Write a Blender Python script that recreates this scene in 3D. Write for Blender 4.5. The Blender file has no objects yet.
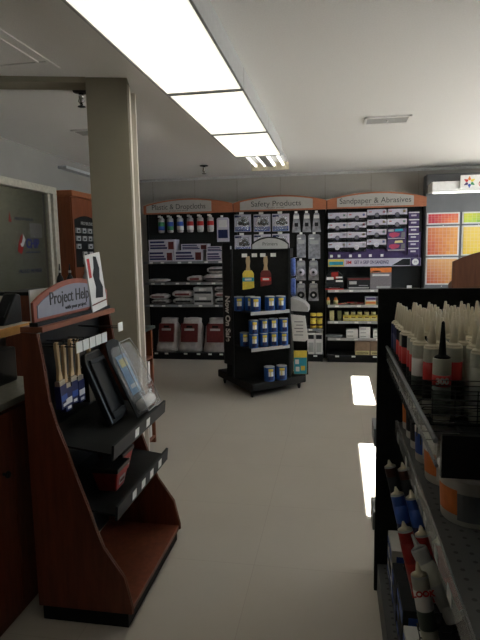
import bpy, bmesh, math, random
from mathutils import Vector, Matrix
random.seed(7)
C = bpy.context.scene.collection
scene = bpy.context.scene

# ------------------------------------------------------------------ camera
def setup_camera():
    f, pi, ya, ro = 540.0, .128, .1768, -.0178
    cy, sy, cp, sp = math.cos(ya), math.sin(ya), math.cos(pi), math.sin(pi)
    F = Vector((-sy*cp, cy*cp, -sp)); R = Vector((cy, sy, 0)); U = R.cross(F)
    R2 = R*math.cos(ro) + U*math.sin(ro); U2 = U*math.cos(ro) - R*math.sin(ro)
    cam = bpy.data.cameras.new('camera'); cam.sensor_fit = 'VERTICAL'
    cam.sensor_height = 24; cam.lens = 24*f/640; cam.clip_start = .05
    o = bpy.data.objects.new('camera', cam); C.objects.link(o)
    M = Matrix((R2, U2, -F)).transposed().to_4x4(); M.translation = Vector((0, 0, 1.5))
    o.matrix_world = M
    scene.camera = o
setup_camera()
# ------------------------------------------------------------------ world, sun, exposure
w = bpy.data.worlds.new('sky'); scene.world = w; w.use_nodes = True
nt = w.node_tree; bg = nt.nodes['Background']
bg.inputs['Color'].default_value = (.76, .88, 1.0, 1); bg.inputs['Strength'].default_value = 10
sun = bpy.data.lights.new('sun', 'SUN'); sun.energy = 90; sun.angle = .006; sun.color = (1, .97, .93)
so = bpy.data.objects.new('sun', sun); C.objects.link(so)
so.rotation_euler = Vector((math.cos(math.radians(38)), 0.02, math.sin(math.radians(38)))).to_track_quat('Z', 'Y').to_euler()
so.location = (6, 4, 5)
scene.view_settings.view_transform = 'Standard'; scene.view_settings.look = 'None'
scene.view_settings.exposure = 0.15; scene.view_settings.gamma = 1; scene.view_settings.use_curve_mapping = False
LAMP = .98            # radiance of the lit ceiling panels

# ------------------------------------------------------------------ materials
_m = {}
def mat(name, col, rough=.6, var=.12, scale=30, metal=0, bump=0, stretch=None, spec=.3):
    if name in _m: return _m[name]
    m = bpy.data.materials.new(name); m.use_nodes = True; t = m.node_tree; N = t.nodes; L = t.links
    b = N['Principled BSDF']; b.inputs['Roughness'].default_value = rough; b.inputs['Metallic'].default_value = metal
    b.inputs['Specular IOR Level'].default_value = spec
    tc = N.new('ShaderNodeTexCoord'); nz = N.new('ShaderNodeTexNoise'); nz.inputs['Scale'].default_value = scale
    nz.inputs['Detail'].default_value = 4
    src = tc.outputs['Object']
    if stretch:
        mp = N.new('ShaderNodeMapping'); mp.inputs['Scale'].default_value = stretch; L.new(src, mp.inputs[0]); src = mp.outputs[0]
    L.new(src, nz.inputs['Vector'])
    r = N.new('ShaderNodeValToRGB'); r.color_ramp.elements[0].position = .3; r.color_ramp.elements[1].position = .7
    r.color_ramp.elements[0].color = tuple(c*(1-var) for c in col)+(1,)
    r.color_ramp.elements[1].color = tuple(min(1, c*(1+var)) for c in col)+(1,)
    L.new(nz.outputs['Fac'], r.inputs[0]); L.new(r.outputs[0], b.inputs['Base Color'])
    if bump:
        bm_ = N.new('ShaderNodeBump'); bm_.inputs['Strength'].default_value = bump; bm_.inputs['Distance'].default_value = .002
        L.new(nz.outputs['Fac'], bm_.inputs['Height']); L.new(bm_.outputs[0], b.inputs['Normal'])
    _m[name] = m; return m
def emis(name, col, s):
    if name in _m: return _m[name]
    m = mat(name, col, .5, .02, 8); b = m.node_tree.nodes['Principled BSDF']
    b.inputs['Emission Color'].default_value = col+(1,); b.inputs['Emission Strength'].default_value = s
    return m
def clear(name, col=(1, 1, 1), fac=.25, rough=.12):
    if name in _m: return _m[name]
    m = bpy.data.materials.new(name); m.use_nodes = True; t = m.node_tree; N = t.nodes; L = t.links
    out = N['Material Output']; b = N['Principled BSDF']; b.inputs['Base Color'].default_value = col+(1,); b.inputs['Roughness'].default_value = rough
    nz = N.new('ShaderNodeTexNoise'); nz.inputs['Scale'].default_value = 9
    mr = N.new('ShaderNodeMapRange'); mr.inputs['To Min'].default_value = fac*.8; mr.inputs['To Max'].default_value = fac*1.2
    tr = N.new('ShaderNodeBsdfTransparent'); mx = N.new('ShaderNodeMixShader')
    L.new(nz.outputs['Fac'], mr.inputs[0]); L.new(mr.outputs[0], mx.inputs[0])
    L.new(tr.outputs[0], mx.inputs[1]); L.new(b.outputs[0], mx.inputs[2]); L.new(mx.outputs[0], out.inputs[0])
    _m[name] = m; return m

M_wood = mat('cherry_laminate', (.155, .042, .020), .42, .22, 6, stretch=(8, 8, 1), spec=.35)
M_woodedge = mat('worn_wood_edge', (.20, .085, .05), .55, .15, 20)
M_orange = mat('orange_wood', (.36, .125, .06), .5, .10, 14, stretch=(1, 6, 6))
M_panel = mat('sign_panel_grey', (.38, .365, .335), .5, .04)
M_bluepanel = mat('sign_panel_blue_grey', (.29, .29, .34), .5, .04)
M_black = mat('black_metal', (.010, .011, .011), .6, .2, spec=.15)
M_blackp = mat('black_plastic', (.010, .011, .012), .35, .2)
M_dark = mat('dark_grey', (.020, .022, .024), .55, .15, spec=.2)
M_grey = mat('grey_metal', (.23, .24, .25), .4, .08, metal=.2)
M_greymid = mat('grey_board', (.16, .165, .17), .55, .06, 8)
M_lgrey = mat('light_grey', (.42, .42, .41), .45, .06)
M_white = mat('white_card', (.72, .71, .68), .5, .05)
M_cream = mat('cream_plastic', (.62, .56, .42), .4, .06)
M_nozzle = mat('ivory_plastic', (.84, .76, .58), .35, .06)
M_tag = mat('price_tag', (.80, .80, .76), .5, .05)
M_red = mat('red_print', (.52, .035, .03), .45, .12)
M_redpl = mat('red_plastic', (.30, .018, .016), .35, .12)
M_blue = mat('blue_print', (.035, .09, .36), .4, .12)
M_canblue = mat('can_blue', (.018, .085, .30), .35, .12)
M_navy = mat('navy_print', (.018, .025, .10), .4, .12)
M_yellow = mat('yellow_print', (.72, .55, .08), .5, .1)
M_ylabel = mat('pale_yellow', (.62, .56, .27), .5, .08)
M_green = mat('green_print', (.05, .23, .10), .5, .12)
M_orangep = mat('orange_print', (.68, .20, .05), .5, .1)
M_purple = mat('purple_print', (.070, .045, .13), .45, .12)
M_lilac = mat('lilac_card', (.56, .53, .60), .5, .05)
M_maroon = mat('maroon_print', (.13, .022, .02), .5, .15)
M_teal = mat('teal_print', (.03, .30, .42), .45, .1)
M_brown = mat('dark_brown_print', (.065, .026, .018), .4, .2)
M_board = mat('cardboard', (.27, .185, .125), .7, .1)
M_handle = mat('pale_wood', (.50, .36, .20), .5, .15, 12, stretch=(6, 6, 1))
M_steel = mat('ferrule_steel', (.5, .46, .38), .3, .1, metal=.8)
M_chrome = mat('chrome', (.6, .6, .6), .2, .05, metal=1)
M_clear = clear('clear_plastic', (.85, .87, .88), .22)
M_rail = clear('clear_rail', (.40, .41, .40), .34)
M_glass = clear('office_glass', (.10, .12, .10), .16, .03)
M_bag = mat('plastic_bag', (.30, .30, .32), .22, .35, 25, bump=.6)
M_plast = mat('folded_plastic', (.40, .38, .37), .25, .35, 22, bump=.8)
M_text = mat('sign_lettering', (.06, .06, .06), .6, .05)
M_column = mat('olive_paint', (.34, .31, .235), .6, .03, 5)
M_trimpaint = mat('cream_paint', (.64, .58, .50), .5, .04, 5)
M_rubber = mat('rubber', (.02, .02, .02), .7, .1)
M_wallpaint = mat('wall_paint', (.40, .375, .33), .8, .04, 3, bump=.1)
M_wallblue = mat('wall_blue_grey', (.30, .285, .26), .8, .05, 3, bump=.1)
M_lamp = emis('lit_diffuser', (1.0, .965, .83), LAMP)
M_tube = emis('lit_tube', (1.0, .98, .92), LAMP*2.2)
M_canopy = emis('lit_canopy_strip', (1.0, 1.0, .97), 1.6)

def ceiling_mat():
    m = mat('ceiling_plaster', (.80, .79, .77), .85, .03, 120, bump=.5); return m
def floor_mat():
    m = bpy.data.materials.new('vinyl_tile'); m.use_nodes = True; t = m.node_tree; N = t.nodes; L = t.links; b = N['Principled BSDF']
    tc = N.new('ShaderNodeTexCoord'); mp = N.new('ShaderNodeMapping'); mp.inputs['Location'].default_value = (.2, -2.1, 0)
    br = N.new('ShaderNodeTexBrick'); br.offset = 0; br.squash = 1
    for k, v in (('Scale', 1), ('Mortar Size', .0022), ('Mortar Smooth', .3), ('Brick Width', .61), ('Row Height', .61), ('Bias', 0)): br.inputs[k].default_value = v
    br.inputs['Color1'].default_value = (.50, .46, .395, 1); br.inputs['Color2'].default_value = (.51, .47, .405, 1); br.inputs['Mortar'].default_value = (.445, .405, .345, 1)
    L.new(tc.outputs['Object'], mp.inputs[0]); L.new(mp.outputs[0], br.inputs['Vector'])
    nz = N.new('ShaderNodeTexNoise'); nz.inputs['Scale'].default_value = 1.8; nz.inputs['Detail'].default_value = 6; L.new(tc.outputs['Object'], nz.inputs['Vector'])
    r = N.new('ShaderNodeValToRGB'); r.color_ramp.elements[0].color = (.86, .86, .86, 1); r.color_ramp.elements[1].color = (1.06, 1.06, 1.06, 1); L.new(nz.outputs['Fac'], r.inputs[0])
    mx = N.new('ShaderNodeMix'); mx.data_type = 'RGBA'; mx.blend_type = 'MULTIPLY'; mx.inputs[0].default_value = 1
    L.new(br.outputs['Color'], mx.inputs[6]); L.new(r.outputs[0], mx.inputs[7]); L.new(mx.outputs[2], b.inputs['Base Color'])
    b.inputs['Roughness'].default_value = .42; b.inputs['Specular IOR Level'].default_value = .35
    return m
def perf_mat():
    m = bpy.data.materials.new('perforated_metal'); m.use_nodes = True; t = m.node_tree; N = t.nodes; L = t.links; b = N['Principled BSDF']
    tc = N.new('ShaderNodeTexCoord'); vo = N.new('ShaderNodeTexVoronoi'); vo.voronoi_dimensions = '2D'; vo.inputs['Scale'].default_value = 28; vo.inputs['Randomness'].default_value = 0
    r = N.new('ShaderNodeValToRGB'); r.color_ramp.elements[0].position = .13; r.color_ramp.elements[1].position = .18
    r.color_ramp.elements[0].color = (.01, .01, .01, 1); r.color_ramp.elements[1].color = (.075, .078, .075, 1)
    L.new(tc.outputs['Object'], vo.inputs['Vector']); L.new(vo.outputs['Distance'], r.inputs[0]); L.new(r.outputs[0], b.inputs['Base Color'])
    b.inputs['Roughness'].default_value = .5
    return m
M_perf = perf_mat()
def peg_mat():
    m = bpy.data.materials.new('pegboard_black'); m.use_nodes = True; t = m.node_tree; N = t.nodes; L = t.links; b = N['Principled BSDF']
    tc = N.new('ShaderNodeTexCoord'); vo = N.new('ShaderNodeTexVoronoi'); vo.inputs['Scale'].default_value = 40; vo.inputs['Randomness'].default_value = 0
    r = N.new('ShaderNodeValToRGB'); r.color_ramp.elements[0].position = .14; r.color_ramp.elements[1].position = .2
    r.color_ramp.elements[0].color = (.003, .003, .003, 1); r.color_ramp.elements[1].color = (.017, .019, .019, 1)
    L.new(tc.outputs['Object'], vo.inputs['Vector']); L.new(vo.outputs['Distance'], r.inputs[0]); L.new(r.outputs[0], b.inputs['Base Color'])
    b.inputs['Roughness'].default_value = .55; b.inputs['Specular IOR Level'].default_value = .25
    return m
M_peg = peg_mat()
def chips_mat(name, ca, cb, top, nx=8, nz=9):
    """a sheet of colour chips: a grid of flat swatches running from one hue to another"""
    m = bpy.data.materials.new(name); m.use_nodes = True; t = m.node_tree; N = t.nodes; L = t.links; b = N['Principled BSDF']
    tc = N.new('ShaderNodeTexCoord'); sp = N.new('ShaderNodeSeparateXYZ'); L.new(tc.outputs['Generated'], sp.inputs[0])
    def math_(op, a, v=None):
        n = N.new('ShaderNodeMath'); n.operation = op
        if hasattr(a, 'links'): L.new(a, n.inputs[0])
        else: n.inputs[0].default_value = a
        if v is not None:
            if hasattr(v, 'links'): L.new(v, n.inputs[1])
            else: n.inputs[1].default_value = v
        return n.outputs[0]
    ux = math_('MULTIPLY', sp.outputs[0], nx); uz = math_('MULTIPLY', sp.outputs[2], nz)
    fx = math_('DIVIDE', math_('FLOOR', ux), nx); fz = math_('DIVIDE', math_('FLOOR', uz), nz)
    cmb = N.new('ShaderNodeCombineXYZ'); L.new(fx, cmb.inputs[0]); L.new(fz, cmb.inputs[1])
    wn = N.new('ShaderNodeTexWhiteNoise'); wn.noise_dimensions = '2D'; L.new(cmb.outputs[0], wn.inputs['Vector'])
    jx = math_('ADD', fx, math_('MULTIPLY', math_('SUBTRACT', wn.outputs['Value'], .5), .25))
    r = N.new('ShaderNodeValToRGB'); r.color_ramp.elements[0].color = ca+(1,); r.color_ramp.elements[1].color = cb+(1,); L.new(jx, r.inputs[0])
    mx = N.new('ShaderNodeMix'); mx.data_type = 'RGBA'; mx.inputs[7].default_value = top+(1,)
    L.new(math_('MULTIPLY', fz, .6), mx.inputs[0]); L.new(r.outputs[0], mx.inputs[6])
    gx = math_('GREATER_THAN', math_('FRACT', ux), .9); gz = math_('GREATER_THAN', math_('FRACT', uz), .9)
    g = math_('MULTIPLY', math_('MAXIMUM', gx, gz), .3)
    m2 = N.new('ShaderNodeMix'); m2.data_type = 'RGBA'; m2.inputs[7].default_value = (.75, .72, .66, 1); L.new(g, m2.inputs[0]); L.new(mx.outputs[2], m2.inputs[6])
    L.new(m2.outputs[2], b.inputs['Base Color']); b.inputs['Roughness'].default_value = .5
    return m

# ------------------------------------------------------------------ mesh helpers
class MB:
    def __init__(s): s.bm = bmesh.new(); s.T = Matrix.Identity(4)
    def _f(s, vs, m):
        try:
            f = s.bm.faces.new(vs); f.material_index = m; return f
        except ValueError: return None
    def v(s, p): return s.bm.verts.new(s.T @ Vector(p))
    def box(s, x0, x1, y0, y1, z0, z1, m=0):
        V = [s.v(p) for p in ((x0,y0,z0),(x1,y0,z0),(x1,y1,z0),(x0,y1,z0),(x0,y0,z1),(x1,y0,z1),(x1,y1,z1),(x0,y1,z1))]
        for q in ((0,3,2,1),(4,5,6,7),(0,1,5,4),(1,2,6,5),(2,3,7,6),(3,0,4,7)): s._f([V[i] for i in q], m)
        return s
    def prism(s, pts, a, b, axis='y', m=0):
        """polygon extruded along an axis; pts are the two other coordinates in xyz order"""
        def P(u, v, t): return {'x': (t, u, v), 'y': (u, t, v), 'z': (u, v, t)}[axis]
        A = [s.v(P(u, v, a)) for u, v in pts]; B = [s.v(P(u, v, b)) for u, v in pts]; n = len(pts)
        s._f(A, m); s._f(B[::-1], m)
        for i in range(n): s._f([A[i], A[(i+1) % n], B[(i+1) % n], B[i]], m)
        return s
    def lathe(s, prof, c=(0, 0, 0), d=(0, 0, 1), n=16, mats=None):
        """profile [(r, t)...] turned about direction d from point c"""
        d = Vector(d).normalized(); c = Vector(c); a = d.orthogonal().normalized(); b = d.cross(a)
        rings = []
        for r, t in prof:
            if r < 1e-6: rings.append([s.v(c+d*t)])
            else: rings.append([s.v(c+d*t+(a*math.cos(6.28318*k/n)+b*math.sin(6.28318*k/n))*r) for k in range(n)])
        for i in range(len(rings)-1):
            A, B = rings[i], rings[i+1]; m = mats[i] if mats else 0
            for k in range(n):
                k2 = (k+1) % n
                if len(A) == 1 and len(B) == 1: break
                if len(A) == 1: q = [A[0], B[k], B[k2]]
                elif len(B) == 1: q = [A[k], A[k2], B[0]]
                else: q = [A[k], A[k2], B[k2], B[k]]
                f = s._f(q, m)
                if f: f.smooth = True
        if len(rings[0]) > 1: s._f(rings[0][::-1], mats[0] if mats else 0)
        if len(rings[-1]) > 1: s._f(rings[-1], mats[-1] if mats else 0)
        return s
    def rod(s, p, q, r=.002, n=6, m=0):
        p, q = Vector(p), Vector(q); L = (q-p).length
        if L > 1e-6: s.lathe([(r, 0), (r, L)], p, q-p, n, [m])
        return s
    def path(s, pts, r=.002, n=6, m=0):
        for a, b in zip(pts, pts[1:]): s.rod(a, b, r, n, m)
        return s
    def build(s, name, mats, parent=None, bevel=0, loc=None):
        bmesh.ops.recalc_face_normals(s.bm, faces=s.bm.faces)
        me = bpy.data.meshes.new(name); 
        if not isinstance(mats, (list, tuple)): mats = [mats]
        for m in mats: me.materials.append(m)
        if loc is None and parent is None:      # origin at the bottom centre
            xs = [v.co for v in s.bm.verts]
            loc = Vector(((min(v.x for v in xs)+max(v.x for v in xs))/2, (min(v.y for v in xs)+max(v.y for v in xs))/2, min(v.z for v in xs)))
        off = Vector(loc) if loc is not None else Vector(parent.location)
        root = parent
        if parent is not None:
            off = wloc(parent) if loc is None else Vector(loc)
        bmesh.ops.translate(s.bm, verts=s.bm.verts, vec=-off)
        s.bm.to_mesh(me); s.bm.free()
        o = bpy.data.objects.new(name, me); C.objects.link(o)
        if parent is not None: o.parent = parent; o.location = off - wloc(parent)
        else: o.location = off
        if bevel:
            b = o.modifiers.new('bevel', 'BEVEL'); b.width = bevel; b.segments = 2; b.limit_method = 'ANGLE'
        return o
def wloc(o):
    l = Vector(o.location)
    while o.parent: o = o.parent; l += Vector(o.location)
    return l
def empty(name, loc): o = bpy.data.objects.new(name, None); o.empty_display_size = .05; C.objects.link(o); o.location = loc; return o
def tag(o, label, cat, group=None, kind=None):
    o['label'] = label; o['category'] = cat
    if group: o['group'] = group
    if kind: o['kind'] = kind
    return o
def thing(name, loc, label, cat, group=None): return tag(empty(name, loc), label, cat, group)
def struct(o): o['kind'] = 'structure'; return o
def copy_tree(o, parent=None):
    c = o.copy(); C.objects.link(c)
    if parent: c.parent = parent
    for ch in list(o.children): copy_tree(ch, c)
    return c
def text(name, s, size, m, parent, pos, right=(1, 0, 0), up=(0, 0, 1), align='CENTER', depth=.0008, sx=1.0, bold=0):
    """raised lettering as a mesh part; pos is world, lying in the plane of right and up"""
    cu = bpy.data.curves.new('t', 'FONT'); cu.body = s; cu.size = size; cu.align_x = align; cu.align_y = 'CENTER'; cu.extrude = depth; cu.offset = bold
    to = bpy.data.objects.new('t', cu); C.objects.link(to)
    dg = bpy.context.evaluated_depsgraph_get(); me = bpy.data.meshes.new_from_object(to.evaluated_get(dg))
    bpy.data.objects.remove(to); bpy.data.curves.remove(cu)
    r = Vector(right).normalized(); u = Vector(up).normalized(); nn = r.cross(u)
    M = Matrix((r*sx, u, nn)).transposed().to_4x4()
    me.transform(M); me.materials.clear(); me.materials.append(m)
    o = bpy.data.objects.new(name, me); C.objects.link(o); o.parent = parent; o.location = Vector(pos) - wloc(parent)
    return o

# ------------------------------------------------------------------ room
XL, XR, YB, YF, H = -2.93, 3.0, 7.62, -2.2, 2.53
struct(MB().box(XL-1.8, XR+.15, YF-.1, YB+.15, -.1, 0).build('floor', floor_mat()))
struct(MB().box(XR+.2, 16, -8, 18, -.2, -.1).build('ground', mat('concrete', (.50, .48, .44), .9, .08, 4)))
struct(MB().box(XL-1.8, XR+.15, YF-.1, YB+.15, H, H+.1).build('ceiling', ceiling_mat()))
wb = MB().box(XL-1.8, XR+.15, YB, YB+.12, 0, H)
struct(wb.build('wall_back', M_wallpaint))
struct(MB().box(XL-1.8, XR+.15, YF-.12, YF, 0, H).build('wall_front', M_wallpaint))
# panel joints of the back wall
jb = MB()
for x in (-2.6, -1.98, -1.37, -.76, -.15, .46, 1.07): jb.box(x-.006, x+.006, YB-.006, YB, 0, H)
struct(jb.build('trim_1', mat('joint_strip', (.33, .31, .27), .7)))
struct(MB().box(XL, XR, YB-.035, YB, H-.03, H).build('trim_2', mat('cornice', (.50, .49, .47), .7)))
# left wall with the office window
lw = MB().box(XL-.12, XL, YF, 2.2, 0, H).box(XL-.12, XL, 5.36, YB, 0, H).box(XL-.12, XL, 2.2, 5.36, 0, 1.1).box(XL-.12, XL, 2.2, 5.36, 2.17, H)
struct(lw.build('wall_left', M_wallblue))
struct(MB().box(XL-1.52, XL-1.42, YF, YB, 0, H).build('wall_office', mat('office_wall', (.30, .30, .24), .8)))
wf = empty('window_1', (XL, 3.78, 1.1)); struct(wf)
f = MB()
f.box(XL-.06, XL+.025, 2.2, 5.40, 2.12, 2.19).box(XL-.06, XL+.025, 2.2, 5.40, 1.07, 1.13).box(XL-.06, XL+.025, 5.32, 5.40, 1.13, 2.12).box(XL-.06, XL+.025, 2.2, 2.27, 1.13, 2.12).box(XL-.05, XL-.005, 5.27, 5.32, 1.13, 2.12)
f.build('window_frame', mat('window_trim', (.50, .46, .37), .5), wf, .004)
MB().box(XL-.036, XL-.030, 2.27, 5.27, 1.13, 2.12).build('glass_pane', M_glass, wf)
# right wall with the storefront openings
rw = MB().box(XR, XR+.12, YF, YB, 0, 1.05).box(XR, XR+.12, YF, YB, 2.29, H)
for a, b in ((YF, 3.03), (4.20, 5.27), (6.47, YB)): rw.box(XR, XR+.12, a, b, 1.05, 2.29)
struct(rw.build('wall_right', M_wallpaint))
for i, (a, b) in enumerate(((3.03, 4.20), (5.27, 6.47))):
    o = MB().box(XR-.015, XR+.0, a-.05, b+.05, .99, 1.05).box(XR-.015, XR, a-.05, b+.05, 2.29, 2.34).box(XR-.015, XR, a-.05, a, 1.05, 2.29).box(XR-.015, XR, b, b+.05, 1.05, 2.29)
    struct(o.build('window_%d' % (i+2), M_trimpaint))
ol = bpy.data.lights.new('added_office_fill', 'POINT'); ol.energy = 7; ol.shadow_soft_size = .2; ol.color = (1, .95, .8)  # added unseen fill light, brightens the room behind the glass
oo = bpy.data.objects.new('added_office_fill', ol); C.objects.link(oo); oo.location = (-3.7, 6.0, 2.3)
# slanting beam and column
ang = math.atan2(.065, .235); ca, sa = math.cos(ang), math.sin(ang)
def colpt(u, v): return (-1.462+u*ca-v*sa, 3.133+u*sa+v*ca)
col = MB().prism([colpt(0, 0), colpt(.243, 0), colpt(.243, .16), colpt(0, .16)], 0, H, 'z')
struct(col.build('column', M_column, bevel=.004))
tr = MB().prism([colpt(.2435, .004), colpt(.252, .004), colpt(.252, .10), colpt(.2435, .10)], 0, H-.04, 'z').prism([colpt(.2435, .105), colpt(.278, .105), colpt(.278, .158), colpt(.2435, .158)], 0, H-.06, 'z')
struct(tr.build('trim_3', M_trimpaint, bevel=.002))
bt = MB().prism([colpt(-1.55, -.004), colpt(.0, -.004), colpt(.0, .15), colpt(-1.55, .15)], H-.032, H, 'z')
struct(bt.build('beam', M_column))
# bulkhead strip on the left wall
struct(MB().box(XL, XL+.10, 5.5, 7.0, 2.40, 2.43).build('trim_4', mat('pale_trim', (.45, .47, .48), .6)))
# ceiling hatch outline
hb = MB()
for x0, x1, y0, y1 in ((-2.3, -1.53, 2.835, 2.85), (-1.54, -1.52, 1.7, 2.95), (-1.60, -1.585, 1.7, 2.85)): hb.box(x0, x1, y0, y1, H-.006, H)
tag(hb.build('ceiling_hatch', _m['ceiling_plaster']), 'faint outline of a square hatch in the ceiling near the column', 'hatch')

# ------------------------------------------------------------------ ceiling lights
def fixture(y0, y1, bare, label):
    t = thing('ceiling_light', (-.745, (y0+y1)/2, 2.42), label, 'ceiling light', 'ceiling lights in a row')
    x0, x1 = -.965, -.533
    h = MB().box(x0+.02, x1-.02, y0, y1, 2.49, H-.001); h.build('housing', M_lgrey, t)
    if bare:
        for x in (x0+.06, x0+.16, x1-.16, x1-.06): MB().lathe([(.014, 0), (.014, y1-y0-.12)], (x, y0+.05, 2.455), (0, 1, 0), 12).build('fluorescent_tube', M_tube, t)
        MB().box(-.785, -.705, y0, y1-.05, 2.44, 2.49).build('ballast_cover', M_lgrey, t, .004)
        e = MB().box(x0, x1, y1-.02, y1, 2.405, 2.49)
        for x in (x0+.06, x0+.16, x1-.16, x1-.06): e.box(x-.022, x+.022, y1-.06, y1-.02, 2.43, 2.49)
        e.build('end_plate', M_cream, t, .003)
    else:
        MB().prism([(x0+.001, 2.489), (x0+.001, 2.408), (x1-.001, 2.408), (x1-.001, 2.489)], y0+.012, y1-.012).build('diffuser', M_lamp, t)
        MB().box(x1, x1+.014, y0, y1, 2.405, 2.529).build('side_rail', M_lgrey, t); MB().box(x0-.014, x0, y0, y1, 2.405, 2.529).build('side_rail', M_lgrey, t)
        MB().box(x0, x1, y0-.004, y0+.012, 2.402, 2.49).build('end_cap', M_grey, t); MB().box(x0, x1, y1-.012, y1+.004, 2.402, 2.49).build('end_cap', M_grey, t)
    return t
fixture(.66, 1.875, 0, 'covered fluorescent ceiling light just beyond the top edge of the photo')
fixture(1.90, 3.16, 0, 'nearest and largest glowing fluorescent panel under the ceiling')
fixture(3.172, 4.30, 0, 'second glowing fluorescent panel from the near end')
fixture(4.312, 5.36, 0, 'third glowing fluorescent panel, smallest one that has a diffuser')
fixture(5.372, 6.34, 1, 'far ceiling light with bare tubes and no diffuser')
# sprinklers, vents
def sprinkler(x, y, label, k=1.45):
    t = thing('sprinkler_head', (x, y, H), label, 'sprinkler', 'ceiling sprinklers')
    MB().lathe([(.036, 0), (.034, .006), (.012, .010)], (x, y, H-.001), (0, 0, -1), 18).build('escutcheon', M_dark, t)
    MB().lathe([(.010, 0), (.012, .02), (.007, .024), (.006, .05)], (x, y, H-.008), (0, 0, -1), 12).path([(x-.009, y, H-.03), (x-.013, y, H-.045), (x, y, H-.065)], .0025).path([(x+.009, y, H-.03), (x+.013, y, H-.045), (x, y, H-.065)], .0025).build('frame', M_chrome, t)
    MB().lathe([(.017, 0), (.018, .003), (.004, .004)], (x, y, H-.066), (0, 0, -1), 14).build('deflector', M_dark, t); t.scale = (k, k, k)
sprinkler(-1.61, 3.38, 'large dark sprinkler head hanging beside the column')
sprinkler(-1.58, 6.55, 'small distant sprinkler head left of the lights')
def vent(x0, x1, y0, y1, label):
    t = thing('ceiling_vent', ((x0+x1)/2, (y0+y1)/2, H-.02), label, 'vent')
    MB().box(x0, x1, y0, y0+.02, H-.014, H-.001).box(x0, x1, y1-.02, y1, H-.014, H-.001).box(x0, x0+.02, y0, y1, H-.014, H-.001).box(x1-.02, x1, y0, y1, H-.014, H-.001).build('frame', _m['ceiling_plaster'], t)
    s = MB()
    for k in range(5):
        yy = y0+.03+k*(y1-y0-.06)/5; s.prism([(yy, H-.003), (yy+.025, H-.015), (yy+.028, H-.013), (yy+.004, H-.001)], x0+.02, x1-.02, 'x')
    s.build('louver', M_lgrey, t)
    MB().lathe([(.012, 0), (.008, .012)], ((x0+x1)/2, (y0+y1)/2, H-.012), (0, 0, -1), 10).build('knob', M_white, t)
vent(.22, .58, 4.55, 4.78, 'rectangular white air vent in the ceiling to the right')
vent(-2.20, -1.90, 4.38, 4.60, 'ceiling vent whose edge shows left of the column')

# ------------------------------------------------------------------ back gondola bays
YP = 7.50      # front face of the back panels
def header(x0, x1, px0, px1, words, sub, label, tsx=1.08):
    t = thing('header_sign', ((x0+x1)/2, 7.25, 2.0), label, 'sign', 'curved signs over the back shelves')
    n = 16; top = []
    for k in range(n+1):
        u = k/n; top.append((x0+(x1-x0)*u, 2.125+.085*math.sin(math.pi*u)**.8))
    MB().prism([(x0, 2.01)]+top+[(x1, 2.01)], 7.20, 7.225).build('wood_face', M_orange, t, .002)
    top = []
    for k in range(n+1):
        u = k/n; x = px0+(px1-px0)*u; uu = (x-x0)/(x1-x0); top.append((x, 2.105+.085*math.sin(math.pi*uu)**.8))
    MB().prism([(px0, 2.03)]+top+[(px1, 2.03)], 7.192, 7.200).build('sign_panel', M_panel, t)
    text('lettering', words, .098, M_text, t, ((px0+px1)/2, 7.191, 2.10), sx=tsx)
    text('small_lettering', sub, .026, M_text, t, ((px0+px1)/2, 7.191, 2.05), sx=1.3)
    for x in (x0+.05, x1-.05): MB().box(x-.012, x+.012, 7.226, YP, 2.03, 2.05).build('bracket', M_black, t)
header(-2.605, -1.36, -2.56, -1.65, 'Plastic & Dropcloths', 'protect your floors', 'orange arched header reading Plastic & Dropcloths, leftmost over the back shelves', .93)
header(-1.35, -.125, -1.26, -.30, 'Safety Products', 'protect yourself', 'orange arched header reading Safety Products, middle over the back shelves')
header(-.115, 1.115, .01, .96, 'Sandpaper & Abrasives', 'for every surface', 'orange arched header reading Sandpaper & Abrasives, rightmost over the back shelves', .98)

def bay(x0, x1, shelves, label):
    t = thing('wall_shelving_bay', ((x0+x1)/2, 7.4, 0), label, 'shelving', 'black wall shelving bays')
    MB().box(x0+.012, x1-.012, YP, YP+.03, .1, 2.14).build('back_panel', M_peg, t)
    for x in (x0, x1-.025): MB().box(x+.001, x+.024, YP-.03, YP+.035, 0, 2.14).build('upright', M_black, t)
    MB().box(x0+.026, x1-.026, 7.19, YP-.002, .0, .075).build('kick_plate', M_blackp, t)
    MB().box(x0+.026, x1-.026, 7.17, YP-.002, .077, .10).build('base_deck', M_dark, t)
    for z, yf in shelves:
        s = MB().box(x0+.026, x1-.026, yf, YP-.002, z-.012, z).build('shelf', M_dark, t)
        b = MB()
        for x in (x0+.04, x1-.045): b.prism([(yf+.02, z-.013), (YP-.002, z-.013), (YP-.002, z-.06)], x, x+.004, 'x')
        b.build('bracket', M_dark, s)
        r = MB().box(x0+.026, x1-.026, yf-.012, yf, z-.032, z+.002).build('price_rail', M_lgrey if x0 > -.5 else M_grey, s)
    z, yf = .10, 7.17
    for z, yf in list(shelves)+[(.10, 7.17)]:
        x = x0+.08+random.random()*.08
        while x < x1-.1:
            MB().box(x, x+.05, yf-.0145, yf-.0125, z-.026, z-.004).build('price_tag', M_tag, t); x += random.uniform(.14, .3)
    return t
bay(-2.665, -1.355, [(1.365, 7.24), (1.075, 7.24), (.765, 7.24)], 'black shelving bay of drop cloths and plastic sheeting at back left')
bay(-1.345, -.14, [(.44, 7.24)], 'black pegboard bay of safety products behind the rolling stand')
bay(-.13, 1.12, [(.965, 7.2), (.765, 7.2), (.55, 7.2), (.325, 7.2)], 'black shelving bay of sandpaper and abrasives at back right')

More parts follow.
